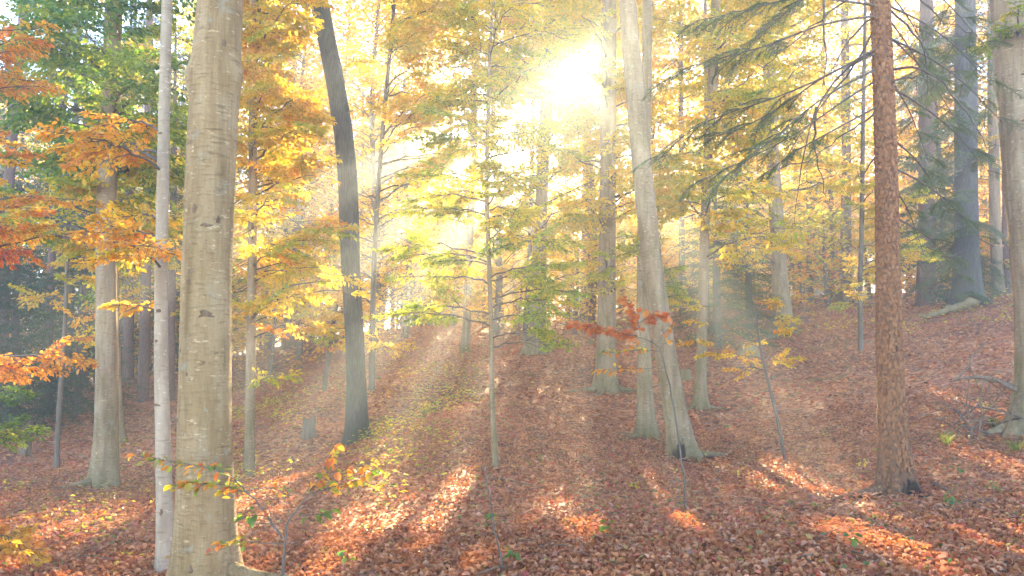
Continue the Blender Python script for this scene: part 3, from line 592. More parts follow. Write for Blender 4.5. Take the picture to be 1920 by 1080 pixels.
# the scaly spruce: living boughs reaching left in front of the bright sky
Ys = 9.0
for p_, nb, bl in [([(1645, 100), (1560, 130), (1480, 190), (1400, 240), (1330, 260)], 7, .45), ([(1645, 30), (1540, 40), (1440, 90), (1330, 110), (1250, 150)], 7, .45), ([(1642, 130), (1560, 170), (1500, 215), (1440, 270), (1360, 330)], 8, .5),
                   ([(1640, 10), (1500, -10), (1400, 20), (1300, 40)], 7, .45), ([(1645, 150), (1590, 180), (1500, 250), (1420, 290), (1290, 350)], 7, .45), ([(1645, 90), (1540, 150), (1440, 190), (1300, 230), (1235, 300)], 8, .5),
                   ([(1645, 200), (1570, 240), (1480, 290), (1430, 330)], 4, .35), ([(1642, -60), (1560, -40), (1450, 40), (1380, 120)], 6, .5)]:
    dy = rng.uniform(-.9, .9); n_ = len(p_)
    bough_limb(scaly, [at(u, v, Ys + dy * k / (n_ - 1)) for k, (u, v) in enumerate(p_)], nb + 2, bl, 0, .75, leafy=.35, rad=.014)
# its bare dead branches
for p_ in [[(1670, 122), (1720, 120), (1770, 150), (1815, 215), (1850, 280)], [(1668, 125), (1735, 140), (1760, 155)], [(1640, 105), (1590, 115), (1555, 150), (1525, 210), (1500, 300), (1490, 420)], [(1645, 35), (1590, 70), (1550, 150)],
           [(1648, 60), (1600, 130), (1540, 200), (1470, 300)], [(1645, 210), (1590, 245), (1540, 285)], [(1650, 290), (1625, 315), (1618, 335)], [(1640, -20), (1560, 20), (1480, 80), (1430, 130)], [(1660, -40), (1720, -20), (1760, 40), (1830, 60)],
           [(1545, 0), (1546, 80), (1547, 170)], [(1530, 200), (1527, 280), (1540, 330), (1552, 375)], [(1735, 30), (1750, 90), (1736, 210)]]:
    dy = rng.uniform(-.5, .5); P = [at(u, v, Ys + dy) for u, v in p_]
    if p_[0][0] > 1600: P[0] = trunk_at(scaly, P[0][2])[0]
    c = smooth_path(np.array(P), 12); c[1:] += rng.normal(0, .012, (11, 3)); g = Geo(); tube(g, c, np.linspace(.016, .004, 12), 5, cap=False)
    for k in (5, 7, 9, 11):
        d = rng.normal(0, 1, 3); d[2] = -abs(d[2]); d = norm(d) * rng.uniform(.12, .3); tube(g, np.array([c[k], c[k] + d * .5 + [0, 0, .03], c[k] + d]), [.005, .004, .002], 4, cap=False)
    link('dead_branch', g.mesh('dead_branch', M_TWIG, scaly.base), scaly.root)
bough_patch(m19, 1690, 1880, 80, 560, 34, .8, dY=2.5, nb=7, blen=1.1, lod=1, drop=.35)
bough_patch(m18, 1690, 1800, 60, 420, 12, .7, dY=2., nb=6, blen=1.0, lod=1)
for u, v, Y in [(1760, 150, 11.5), (1850, 90, 11), (1800, 240, 12), (1740, 300, 12), (1860, 330, 12.5), (1780, 400, 12.5), (1840, 450, 13), (1730, 470, 13), (1880, 230, 11.5), (1800, 520, 13.5), (1760, 210, 12), (1860, 160, 11)]:
    P = at(u, v, Y); S = trunk_at(scaly, P[2] + .35)[0]; bough_limb(scaly, [S, (S + P) / 2 + [0, 0, .25], P], 5, .5, 0, .85, leafy=.45, rad=.014)
for k in pn: bough_patch(pn[k], TR[k][1][2][0] - 90, TR[k][1][2][0] + 90, 60, 560, 9, .25, dY=2.5, nb=6, blen=1.3, lod=2)
for T in (m18, m19, m21, scaly) + tuple(pn.values()):
    zt = T.path[-1, 2]
    for k in range(8):
        z = T.base[2] + (.6 + .4 * k / 8) * (zt - T.base[2]); az = k * 2.4; rr = 2.4 * (1.1 - .1 * k); c = trunk_at(T, z)[0]
        bough_limb(T, [c, c + np.array([math.cos(az) * rr * .5, math.sin(az) * rr * .5, .1]), c + np.array([math.cos(az) * rr, math.sin(az) * rr, -.4])], 6, 1.2, 2, .3)
CONIFERS = {'scaly', 'm18', 'm19', 'm21'} | set(pn)
for k, T in TREES.items():
    finish(T, M_NEEDLE if k in CONIFERS and k != 'm18' else M_LEAF if k != 'm18' else M_NEEDLE)

# ------------------------------------------------------------------ bark plates of the scaly spruce, knots of the old beech
r = np.random.default_rng(21); g = Geo()
Tz = scaly.path[:, 2]; z = scaly.base[2] + .02; k = 0
while z < scaly.base[2] + 6.0:
    c, rd = trunk_at(scaly, z); fl = 1 + .30 * math.exp(-max(z - scaly.base[2], 0) / .22)
    n_ = int(2 * math.pi * rd / .037)
    for q_ in range(n_):
        if r.random() < .03 + .13 * math.exp(-(z - scaly.base[2]) / 1.5): continue
        th = (q_ + .5 * (k % 2) + r.normal(0, .18)) * 2 * math.pi / n_; zz = z + r.normal(0, .012)
        if 4.35 < th < 6.0 and z < scaly.base[2] + .30: continue
        out_ = np.array([math.cos(th), math.sin(th), 0]); sd2 = np.array([-math.sin(th), math.cos(th), 0]); up = np.array([0, 0, 1.])
        ptn = float(np.clip(r.normal(.65, .18), 0, 1)); cl = math.sin(3.1 * th + 2.2 * z) * math.sin(2.3 * z - 1.7 * th + 1)
        if cl > .55 and z < scaly.base[2] + 3.5 and r.random() < .3: continue
        hw, hh_ = .024 * r.uniform(.55, 1.25), .033 * r.uniform(.5, 1.3); ns = 6; an = np.arange(ns) * 2 * math.pi / ns + r.uniform(0, 1)
        jit = r.uniform(.75, 1.15, ns); P0 = c + [0, 0, zz - z] + out_ * rd * fl * .985; hgt = r.uniform(.008, .017)
        rim = P0 + (np.cos(an) * jit * hw)[:, None] * sd2 + (np.sin(an) * jit * hh_)[:, None] * up
        topv = P0 + out_ * hgt + (np.cos(an) * jit * hw * .86)[:, None] * sd2 + (np.sin(an) * jit * hh_ * .86)[:, None] * up
        o_ = np.arange(ns); b0 = g.n
        g.add(np.vstack([rim, topv]), np.stack([o_, (o_ + 1) % ns, ns + (o_ + 1) % ns, ns + o_], 1), ptn); g.f.append((b0 + ns + o_)[None]); g.t.append(np.array([ptn]))
    z += .042; k += 1
link('bark_plates', g.mesh('bark_plates', M_PLATE, scaly.base, smooth=False), scaly.trunk)['kind'] = 'stuff'
def knot(T, u, v, wd, ht, depth=.004, extra=0.0):
    """an eye-shaped bark scar on the side facing the camera"""
    P = at(u, v, T.Y); c, rd = trunk_at(T, P[2]); dx = np.clip((P[0] - c[0]) / rd, -.93, .93); th = math.asin(dx)
    out_ = np.array([math.sin(th), -math.cos(th), 0]); sd2 = np.array([math.cos(th), math.sin(th), 0]); up = np.array([0, 0, 1.])
    g = Geo(); ns = 14; an = np.arange(ns) * 2 * math.pi / ns; w_, h_ = wd / F * T.Y / 2, ht / F * T.Y / 2; jg = np.random.default_rng(int(u * 7 + v)).uniform(.72, 1.2, ns)
    rings = []
    for f_, e_ in ((1.25, -.012), (1.0, .001), (.72, depth), (.45, depth * 1.2), (.05, depth * 1.1)):
        bend = (np.cos(an) * w_ * f_) ** 2 / (2 * rd)
        rings.append(c + out_ * (rd * 1.0 + e_ + extra) - bend[:, None] * out_ + (np.cos(an) * jg * w_ * f_)[:, None] * sd2 + (np.sin(an) * jg * h_ * f_ + .3 * h_ * (1 - np.abs(np.cos(an))) * (f_ > .6))[:, None] * up)
    v_ = np.concatenate(rings); fs = []
    for q_ in range(4):
        o_ = np.arange(ns); fs.append(np.stack([q_ * ns + o_, q_ * ns + (o_ + 1) % ns, (q_ + 1) * ns + (o_ + 1) % ns, (q_ + 1) * ns + o_], 1))
    g.add(v_, np.concatenate(fs)); g.f.append((4 * ns + np.arange(ns))[None]); g.t.append(np.array([0.]))
    link('knot', g.mesh('knot', M_KNOT, T.base), T.trunk)
for a in [(384, 402, 12, 22), (383, 464, 46, 26), (379, 514, 20, 11), (373, 532, 18, 11), (352, 601, 16, 10), (405, 592, 34, 16), (350, 643, 10, 12), (356, 658, 8, 9), (407, 680, 26, 9), (347, 785, 15, 8), (424, 420, 8, 14),
          (406, 430, 20, 6), (372, 352, 7, 6), (421, 662, 12, 6), (372, 700, 5, 8), (345, 548, 5, 5), (381, 1053, 10, 12), (432, 95, 12, 14), (405, 722, 8, 5), (358, 160, 10, 18), (447, 150, 8, 26)]:
    knot(big, *a)
for a in [(292, 640, 8, 5), (296, 583, 10, 8), (301, 250, 8, 5), (290, 760, 18, 5), (306, 960, 6, 14)]: knot(white, *a, depth=.003)
for a in [(1900, 235, 12, 4), (1905, 340, 14, 4), (1898, 150, 10, 4), (1912, 420, 10, 4)]: knot(right, *a, depth=.004)
# shade of a hollow, painted as colour at the foot of the leaning beech and of the scaly spruce
def painted_hollow(T, u, v, wd, ht, name, *cols, **kw):
    P = at(u, v, T.Y); c, rd = trunk_at(T, P[2]); loc = np.array([P[0], c[1] - rd * 1.1, P[2]]) - T.base; k = T.Y / F / 2
    T.trunk.data.materials[0] = bark_material(name, *cols, rot=(tuple(loc), (wd * k, rd * 1.2, ht * k)), **kw)
BC = ((.20, .13, .065), (.32, .215, .12), (.42, .31, .195)); BK = dict(lent=.55, bump=.3, moss=.5, mossc=(.13, .12, .03), stain=.6)
painted_hollow(lean, 1270, 858, 30, 70, 'beech_bark_with_painted_hollow', *BC, **BK)
painted_hollow(scaly, 1698, 918, 50, 48, 'spruce_bark_with_painted_hollow', (.10, .05, .025), (.20, .10, .05), (.27, .15, .08), streak=(4, 4, 2), scale=8, bump=.8)

# ------------------------------------------------------------------ foreground saplings whose single leaves show
def leaf_mesh(tint, m, size, r):
    g = Geo(); n = 2
    xs = np.array([0, .16, .38, .62, .84, 1.0]); ws = np.array([.03, .22, .32, .30, .17, .0]) * r.uniform(.85, 1.15)
    cz = -r.uniform(.05, .35) * xs ** 2; fold = r.uniform(.1, .45)
    v = []
    for x, w_, c_ in zip(xs, ws, cz): v += [[x, -w_, c_ + fold * w_], [x, 0, c_], [x, w_, c_ + fold * w_]]
    v = np.array(v) * size; f = []
    for q_ in range(5): f += [[3 * q_, 3 * q_ + 3, 3 * q_ + 4, 3 * q_ + 1], [3 * q_ + 1, 3 * q_ + 4, 3 * q_ + 5, 3 * q_ + 2]]
    g.add(v, f, np.clip(tint + r.normal(0, .03), 0, 1)); return g.mesh('leaf', m, smooth=True)
r = np.random.default_rng(31)
LEAF = {k: [leaf_mesh(t_, M_LEAF, 1.0, r) for t_ in ts] for k, ts in {'mix': (.18, .3, .42, .6, .72, .8, .86, .25), 'red': (.80, .84, .87, .9, .94), 'orange': (.6, .66, .72, .78), 'green': (.08, .12, .2), 'gold': (.4, .48, .54)}.items()}
def hang_leaf(root, P, d, size, kind, r, parent=None):
    az = math.atan2(d[1], d[0]) + r.normal(0, .4)
    link('leaf', LEAF[kind][r.integers(len(LEAF[kind]))], root, np.asarray(P) - np.array(root.location), (r.normal(0, .5), r.normal(.15, .4), az), (size,) * 3)
def stem_tree(name, label, cat, Y, stems, group=None, m=M_TWIG, r=rng):
    """stems: list of (pixel points, r0, r1, leaf kind or None, leaves, leaf size, from where along the stem)"""
    b = at(*stems[0][0][0][:2], Y); b[2] = h1(b[0], Y)
    root = tag(link(name, None, loc=b), label, cat, group)
    for si, (pp, r0, r1, kind, nl, ls, fr) in enumerate(stems):
        P = np.array([at(q_[0], q_[1], Y + (q_[2] if len(q_) > 2 else 0)) for q_ in pp])
        if si == 0: P[0][2] = b[2] - .03
        c = smooth_path(P, 14); c[1:-1] += r.normal(0, .004, (12, 3))
        g = Geo(); tube(g, c, np.linspace(r0, r1, 14), 6)
        if kind:
            nl = int(nl * 1.5); ls *= 1.08
            for k in range(nl):
                t_ = fr + (1 - fr) * (k + .5) / nl; i_ = t_ * 13; a = int(min(i_, 12)); q_ = c[a] + (c[a + 1] - c[a]) * (i_ - a)
                d = c[a + 1] - c[a]; d = d / np.linalg.norm(d); sg = 1 if k % 2 else -1
                an = sg * r.uniform(.5, 1.3); d2 = np.array([d[0] * math.cos(an) - d[1] * math.sin(an), d[0] * math.sin(an) + d[1] * math.cos(an), d[2] * .4 + r.normal(0, .25)])
                off = d2 * r.uniform(.01, .10) * (1.2 - .6 * t_)
                tube(g, np.array([q_, q_ + off]), [.002, .0012], 3, cap=False)
                hang_leaf(root, q_ + off, d2, ls * r.uniform(.7, 1.15), kind, r)
        link('stem' if si == 0 else 'branch', g.mesh('stem', m, b), root)
    return root
r = np.random.default_rng(33)
stem_tree('beech_sapling', 'low forked sapling with mixed green and red leaves in front of the thick old beech', 'sapling', 5.4, [
    ([(530, 1092), (531, 1040), (537, 985)], .012, .008, None, 0, 0, 0),
    ([(530, 1010), (512, 985), (490, 950), (462, 922), (440, 900)], .008, .004, 'mix', 8, .05, .75),
    ([(470, 925), (430, 912), (380, 905, -.1), (325, 910, -.2)], .004, .002, 'mix', 34, .062, .05),
    ([(455, 905), (410, 882), (350, 868, .2), (262, 855, .3)], .004, .002, 'mix', 36, .058, .02),
    ([(462, 922), (490, 912), (525, 920)], .003, .002, 'orange', 7, .05, .2),
    ([(537, 985), (560, 950), (580, 925), (605, 885), (628, 838)], .007, .003, 'mix', 26, .06, .45),
    ([(580, 925), (620, 915), (660, 905), (702, 880)], .004, .002, 'mix', 30, .062, .1),
    ([(605, 885), (650, 890), (690, 870)], .003, .002, 'orange', 12, .06, .2),
    ([(531, 1020), (490, 1018), (450, 1015), (408, 1022)], .004, .002, 'mix', 18, .055, .3),
    ([(500, 965), (470, 968), (440, 972)], .003, .002, 'green', 9, .06, .3),
    ([(537, 985), (515, 968), (500, 955)], .003, .002, 'red', 3, .04, .7),
    ([(545, 975), (537, 945), (535, 930)], .003, .0015, None, 0, 0, 0),
    ([(560, 965), (590, 965), (612, 965)], .003, .002, 'green', 8, .065, .5)], r=r)
stem_tree('beech_sapling', 'thin crooked sapling carrying deep red leaves before the leaning beech', 'sapling', 8.6, [
    ([(1287, 978), (1284, 900), (1272, 820), (1262, 750), (1250, 700), (1238, 652)], .012, .008, None, 0, 0, 0),
    ([(1238, 652), (1215, 635), (1180, 628), (1140, 622, -.1), (1100, 612, -.2), (1076, 606, -.25)], .007, .003, 'red', 60, .10, .25),
    ([(1200, 630), (1198, 605), (1190, 580), (1172, 562)], .004, .002, 'red', 34, .095, .1),
    ([(1198, 605), (1220, 592), (1245, 590)], .004, .002, 'red', 26, .09, .1),
    ([(1238, 652), (1250, 640), (1264, 638)], .004, .002, 'orange', 5, .06, .4),
    ([(1230, 645), (1255, 612), (1262, 606)], .003, .002, 'orange', 7, .06, .4),
    ([(1240, 660), (1200, 655), (1160, 662), (1130, 660)], .004, .002, 'mix', 22, .065, .2),
    ([(1245, 690), (1200, 692), (1160, 690), (1118, 695)], .003, .002, 'orange', 18, .06, .3)], r=r)
# orange sapling on the right and a yellow seedling at the lower left, with limbs of small leaves
TR['osap'] = (12., [(1472, 836, 6), (1456, 780, 6), (1438, 710, 5), (1421, 640, 4), (1416, 585, 3)])
osap = make_trunk('osap', 'beech_sapling', M_TWIG, 'slim bent sapling with tiers of orange leaves right of the leaning beech', cat='sapling', height=3, sides=8, flare=.1, seed=60)
for u, v, n in [(1330, 575, 4), (1310, 640, 4), (1350, 605, 4), (1480, 600, 4), (1480, 625, 3), (1380, 590, 4), (1340, 665, 4), (1470, 670, 3), (1440, 560, 3), (1390, 690, 3), (1400, 640, 3), (1320, 600, 3)]:
    limb(osap, u, v, 12 + rng.uniform(-.5, .5), .60, nspr=n, slen=.38, lod=0, sd_=.08, rise=.1)
finish(osap)
TR['lsap'] = (6.6, [(-40, 1105, 8), (-38, 1040, 6), (-30, 990, 4)])
lsap = make_trunk('lsap', 'beech_sapling', M_TWIG, 'golden leaf spray low in the bottom left corner', cat='sapling', height=1, sides=8, flare=.1, seed=61)
for u, v in [(15, 1030), (5, 1010), (40, 1050)]: limb(lsap, u, v, 6.6 + rng.uniform(-.4, .4), .62, nspr=3, slen=.24, lod=0, rise=.1)
finish(lsap)
TR['gsap'] = (11., [(-60, 900, 10), (-58, 820, 8), (-50, 760, 5)])
gsap = make_trunk('gsap', 'beech_sapling', M_TWIG, 'sapling with flat green sprays at the left edge below the orange branch', cat='sapling', height=2, sides=8, flare=.1, seed=62)
for u, v in [(30, 812), (10, 822), (40, 800), (-10, 735), (20, 735)]: limb(gsap, u, v, 11 + rng.uniform(-.4, .4), .22, nspr=4, slen=.45, lod=0, rise=.1)
finish(gsap)

# ------------------------------------------------------------------ stumps, snags, dead sticks
def stump(name, label, u, v, Y, wd, ht, m, cat='stump', jag=.3, seed=0):
    r = np.random.default_rng(seed); b = at(u, v, Y); b[2] = h1(b[0], Y); rd = wd / F * Y / 2; h_ = ht / F * Y
    root = tag(link(name, None, loc=b), label, cat)
    g = Geo(); zz = np.linspace(-.15, h_, 9); ph = r.uniform(0, 6, 3)
    tube(g, np.stack([zz * .05, zz * 0, zz], 1), np.full(9, rd), 18, cap=False, ring=lambda th: 1 + .5 * np.exp(-np.maximum(zz, 0) / (.25 * h_ + .02))[:, None] * (.6 + .5 * np.cos(4 * th + ph[0])[None]) + .07 * np.sin(3 * th + ph[1])[None])
    v_ = g.v[0]; v_[-18:, 2] += r.uniform(-jag, jag * .4, 18) * h_
    link('bark', g.mesh('bark', m), root)
    g = Geo(); top = v_[-18:] * np.array([.93, .93, 1]); cen = top.mean(0) - [0, 0, .1 * h_]
    g.add(np.vstack([top, cen]), [[k, (k + 1) % 18, 18] for k in range(18)]); link('wood_core', g.mesh('wood_core', M_DEAD), root)
    return root
stump('tree_stump', 'low mossy stump on the crest beyond the orange sapling', 1402, 652, 22., 34, 20, M_BEECH, seed=1)
stump('tree_stump', 'small grey stump between the leaning and the slim upright beech', 1284, 690, 20., 20, 20, M_BEECH, seed=2)
stump('tree_stump', 'tall broken stump dim in the sun rays left of the dark curved trunk', 578, 828, 16.5, 22, 38, M_FAR, seed=3, jag=.5)
stump('tree_snag', 'broken reddish snag on the shady slope at the far left', 48, 832, 17., 17, 62, M_DEAD, 'snag', seed=4, jag=.25)
stump('tree_stump', 'small broken stump low beside the straight beech right of the sun', 1108, 640, 27., 12, 8, M_BEECH, seed=6)
def stick(name, label, Y, pp, r0, r1, m=M_DEAD, cat='branch', lie=False, forks=(), r=rng, group=None):
    P = np.array([at(q_[0], q_[1], Y + (q_[2] if len(q_) > 2 else 0)) for q_ in pp])
    if lie:
        P = []
        for q_ in pp:      # where the view ray meets the ground
            d = ray(q_[0], q_[1]); s_ = np.linspace(3, 45, 1500); X_ = EYE + d / d[1] * s_[:, None]; dz = X_[:, 2] - H(X_[:, 0], X_[:, 1])
            k = int(np.argmax(dz < r0 + .02)); P.append(X_[k] if dz[k] < .2 else at(q_[0], q_[1], Y))
        P = np.array(P); P[:, 2] = H(P[:, 0], P[:, 1]) + r0 + .025
    c = smooth_path(P, 14); c[1:-1] += r.normal(0, .25 * r0 + .002, (12, 3))
    root = tag(link(name, None, loc=c[0]), label, cat, group)
    g = Geo(); tube(g, c, np.linspace(r0, r1, 14), 7); link('stem', g.mesh('stem', m, c[0]), root)
    for (t_, du, dv, dy, rr) in forks:
        a = c[int(t_ * 13)]; u_, v_ = proj(a); b = at(u_[0] + du, v_[0] + dv, a[1] + dy); mid = (a + b) / 2 + r.normal(0, .03, 3) + [0, 0, .02]
        g = Geo(); tube(g, bez(a, mid, b, 7), np.linspace(rr, rr * .3, 7), 5); link('side_twig', g.mesh('side_twig', m, c[0]), root)
    return root
st = stick('dead_stick', 'thin bare stick standing upright in the leaves at the bottom centre', 5.6, [(948, 1090), (938, 1040), (926, 985), (915, 920), (908, 876)], .008, .004, M_TWIG, 'stick')
Yb = 11.5
stick('fallen_branch', 'arched bare branch rising out of the brush pile by the right edge beech', Yb, [(1905, 730), (1860, 710), (1815, 705), (1790, 712)], .035, .015, M_DEAD, forks=[(.5, -10, 60, -.2, .016), (.8, -14, 45, .1, .012)])
stick('fallen_branch', 'curved thin branch pointing up and left from the brush pile', Yb, [(1788, 712), (1815, 690), (1828, 660), (1850, 640)], .022, .008, M_DEAD, forks=[(.4, 16, 40, .1, .012)])
stick('fallen_branch', 'straight pale pole lying across the top of the brush pile', Yb + .5, [(1912, 722), (1870, 718), (1830, 706)], .03, .02, M_DEAD)
stick('fallen_branch', 'dark stick hanging down below the brush pile', Yb - .2, [(1838, 745), (1842, 775), (1838, 805)], .012, .006, M_DEAD)
stick('fallen_branch', 'thin twig slanting up out of the dead leaves right of the scaly spruce', Yb + 1, [(1800, 790), (1850, 745), (1890, 735)], .014, .006, M_DEAD, forks=[(.4, -10, -30, 0, .006), (.7, 12, -25, 0, .006)])
stick('fallen_branch', 'mossy dead limb sloping down from the foot of the broad grey spruce', 24., [(1830, 560), (1790, 580), (1745, 592), (1720, 590)], .16, .05, M_BEECH)
rp = np.random.default_rng(91); pb = at(1880, 778, 11.8); pb[2] = h1(pb[0], pb[1])
pile = tag(link('brush_pile', None, loc=pb), 'tangle of dead twigs and branches heaped left of the right edge beech', 'brush pile')
for k in range(34):
    c = pb + np.array([rp.normal(-.25, .38), rp.normal(.1, .35), 0]); an = rp.uniform(0, 6.28); ln = rp.uniform(.3, 1.1); d = np.array([math.cos(an), .6 * math.sin(an), 0]) * ln / 2
    zc = h1(c[0], c[1]) + rp.uniform(.04, .42); tl = rp.normal(0, .3) * ln; p0, p2 = c - d, c + d; p0[2] = max(zc - tl, h1(p0[0], p0[1])); p2[2] = max(zc + tl, h1(p2[0], p2[1]))
    g = Geo(); tube(g, bez(p0, (p0 + p2) / 2 + rp.normal(0, .1, 3) * ln, p2, 7), np.linspace(1, .35, 7) * rp.uniform(.006, .02), 5); link('branch', g.mesh('branch', M_DEAD if k % 3 else M_TWIG, pb), pile)
for pp, lb in [([(575, 800 + 133), (610, 790 + 133)], None), ([(910, 765 + 130), (1000, 910)], 'pale stick lying on the leaves beside the thin straight young beech'), ([(1010, 815), (1080, 824)], 'thin stick lying on the slope below the splayed root beech'),
               ([(1640, 1060), (1700, 990)], 'bent twig lying on the red leaves below the scaly spruce'), ([(735, 1060), (765, 1035)], 'short white twig on the leaves at the bottom left of centre'),
               ([(1745, 905), (1845, 960)], 'thin dark twig lying on leaves at the lower right'), ([(1500, 1070), (1535, 1025)], 'curled piece of grey twig on leaves at the bottom right of centre'),
               ([(720, 838), (690, 860)], 'short stick leaning in the leaves at the foot of the dark curved trunk'), ([(1880, 1075), (1895, 1020)], 'curved root piece on leaves in the bottom right corner'), ([(1105, 690), (1060, 700)], 'small stick on the slope left of the splayed root beech')]:
    if lb: stick('fallen_stick', lb, 8, pp, .012, .006, M_DEAD, 'stick', lie=True, group='sticks lying on the leaf litter')

# ------------------------------------------------------------------ leaf litter
r = np.random.default_rng(51)
def ground_points(n, y0, y1, marg):
    """points spread over the visible wedge of ground between two distances"""
    y = np.sqrt(r.uniform(y0 ** 2, y1 ** 2, n)); x = r.uniform(-1, 1, n) * (y * .66 + marg)
    return x, y, H(x, y)
def litter(g, n, y0, y1, marg, s0, s1, tilt, hexa, lift):
    x, y, z = ground_points(n, y0, y1, marg)
    an = r.uniform(0, 6.283, n); d = np.stack([np.cos(an), np.sin(an), r.normal(0, tilt, n)], 1); nm = np.stack([r.normal(0, tilt, n), r.normal(0, tilt, n), np.ones(n)], 1)
    patchy = .5 + .5 * np.sin(x * .9 + 1.3 * np.sin(y * .5)) * np.sin(y * .7 + .5 * x)
    tint = np.clip(r.normal(.49, .18, n), 0, .78); q_ = r.random(n); tint[q_ > .93] = r.uniform(.8, .88, (q_ > .93).sum()); tint[q_ > .972] = .93; tint[q_ > .988] = 1
    pale = (q_ > .25) & (q_ < .34); tint[pale] = r.uniform(.66, .78, pale.sum()); drift = np.sin(.55 * x + 1.9 * np.sin(.31 * y)) * np.sin(.8 * y + np.sin(x * .6)); tint = np.clip(tint + .10 * drift, 0, 1); tint = np.where((q_ < .25 * patchy), np.clip(tint - .12, 0, 1), tint)
    leaf_geo(g, np.stack([x, y, z + r.uniform(.0, lift, n)], 1), d, nm, r.uniform(s0, s1, n), tint, hexa=hexa, width=.54, fold=.7 if hexa else .35, curl=.22)
g = Geo()
litter(g, 60000, 2.6, 8, 1.0, .030, .058, .62, True, .045)
litter(g, 52000, 8, 15, 1.5, .045, .08, .55, False, .05)
litter(g, 42000, 15, 30, 2.0, .08, .14, .45, False, .04)
litter(g, 22000, 30, 60, 3.0, .14, .24, .5, False, .06)
litter(g, 4000, -6, 2.6, 5.0, .06, .10, .4, False, .03) if False else None
tag(link('leaf_litter', g.mesh('leaf_litter', M_LITTER, smooth=False)), 'carpet of russet and red brown fallen beech leaves', 'leaf litter', kind='stuff')
# the nearest fallen leaves one by one, pieces of the ground
LIT = [leaf_mesh(t_, M_LITTER, 1.0, r) for t_ in (.12, .3, .4, .5, .58, .66, .75, .84, .86, .93, .97, .35)]
x, y, z = ground_points(900, 3.4, 6.2, .2); uu, vv = proj(np.stack([x, y, z], 1)); k = 0
for a in range(900):
    if -10 < uu[a] < 1930 and 820 < vv[a] < 1090 and k < 290:
        s_ = r.uniform(.045, .075); link('leaf', LIT[r.integers(len(LIT))], ground, (x[a], y[a], z[a] + r.uniform(.03, .055)), (r.normal(0, .45), r.normal(0, .35), r.uniform(0, 6.3)), (s_, s_, s_)); k += 1

# ------------------------------------------------------------------ undergrowth
g = Geo()
def seedlings(n, cond, y0, y1, size, tint, sd_, nl=7, hgt=.25):
    x, y, z = ground_points(n, y0, y1, 1.0); uu, vv = proj(np.stack([x, y, z], 1)); ok = cond(uu, vv); x, y, z = x[ok], y[ok], z[ok]; m = len(x)
    for k in range(nl):
        an = r.uniform(0, 6.283, m); rr = r.uniform(.02, .22, m); hz = r.uniform(.3, 1, m) * hgt
        leaf_geo(g, np.stack([x + np.cos(an) * rr, y + np.sin(an) * rr, z + hz], 1), np.stack([np.cos(an), np.sin(an), r.normal(-.1, .2, m)], 1), np.stack([r.normal(0, .3, m), r.normal(0, .3, m), np.ones(m)], 1), r.uniform(.7, 1.2, m) * size, np.clip(r.normal(tint, sd_, m), 0, 1), curl=.1)
seedlings(4200, lambda u, v: (u > 380) & (u < 900) & (v > 640) & (np.sin(u * .021 + v * .013) + r.normal(0, .9, len(u)) > .5), 9, 22, .075, .38, .14, 8, .28)
seedlings(300, lambda u, v: (u < 420) & (v > 650), 8, 22, .06, .3, .1)
seedlings(500, lambda u, v: (u > 400) & (u < 900) & (v < 760), 15, 32, .09, .34, .1, 8, .35)
seedlings(700, lambda u, v: (u > 1380) & (v < 640), 20, 34, .11, .44, .08, 8, .3)
seedlings(500, lambda u, v: (u > 900) & (u < 1450) & (v < 660), 22, 36, .11, .46, .12, 8, .45)
seedlings(160, lambda u, v: (u > 600), 7, 14, .05, .3, .1, 5, .12)
seedlings(240, lambda u, v: (u < 420) & (v > 800), 6, 13, .06, .42, .12, 6, .18)
tag(link('ground_cover', g.mesh('ground_cover', M_LEAF, smooth=False)), 'low scattered green and yellow seedlings over the leaf covered slope', 'ground cover', kind='stuff')
g = Geo(); x, y, z = ground_points(700, 3, 14, .5)
for a in range(700):
    an = r.uniform(0, 6.28); ln = r.uniform(.08, .45) * (1 + .4 * (r.random() < .1)); dx = np.array([math.cos(an), math.sin(an), 0]) * ln; p0 = np.array([x[a], y[a], z[a] + .03]); p2 = p0 + dx; p2[2] = h1(p2[0], p2[1]) + r.uniform(.02, .09)
    tube(g, bez(p0, (p0 + p2) / 2 + r.normal(0, .03, 3) + [0, 0, .015], p2, 4), np.linspace(.0045, .002, 4) * r.uniform(.6, 1.7), 4, cap=False)
tag(link('twig_litter', g.mesh('twig_litter', M_DEAD)), 'small dead twigs strewn over the fallen leaves', 'twigs', kind='stuff')
def seedling(label, u, v, n, size, kind, hgt=.14):
    d = ray(u, v); s_ = np.linspace(3, 40, 2000); X_ = EYE + d / d[1] * s_[:, None]; k = int(np.argmax(X_[:, 2] < H(X_[:, 0], X_[:, 1]))); b = X_[k]; b[2] = h1(b[0], b[1])
    root = tag(link('seedling', None, loc=b), label, 'seedling', 'leafy seedlings in the litter')
    g = Geo(); tube(g, [b - [0, 0, .02], b + [.01, 0, hgt * .6], b + [0, .01, hgt]], [.003, .0025, .0015], 5); link('stem', g.mesh('stem', M_TWIG, b), root)
    for q_ in range(n):
        an = q_ * 2.4 + r.normal(0, .3); hz = hgt * (.45 + .55 * (q_ + 1) / n); hang_leaf(root, b + [math.cos(an) * .02, math.sin(an) * .02, hz], np.array([math.cos(an), math.sin(an)]), size * r.uniform(.8, 1.2), kind, r)
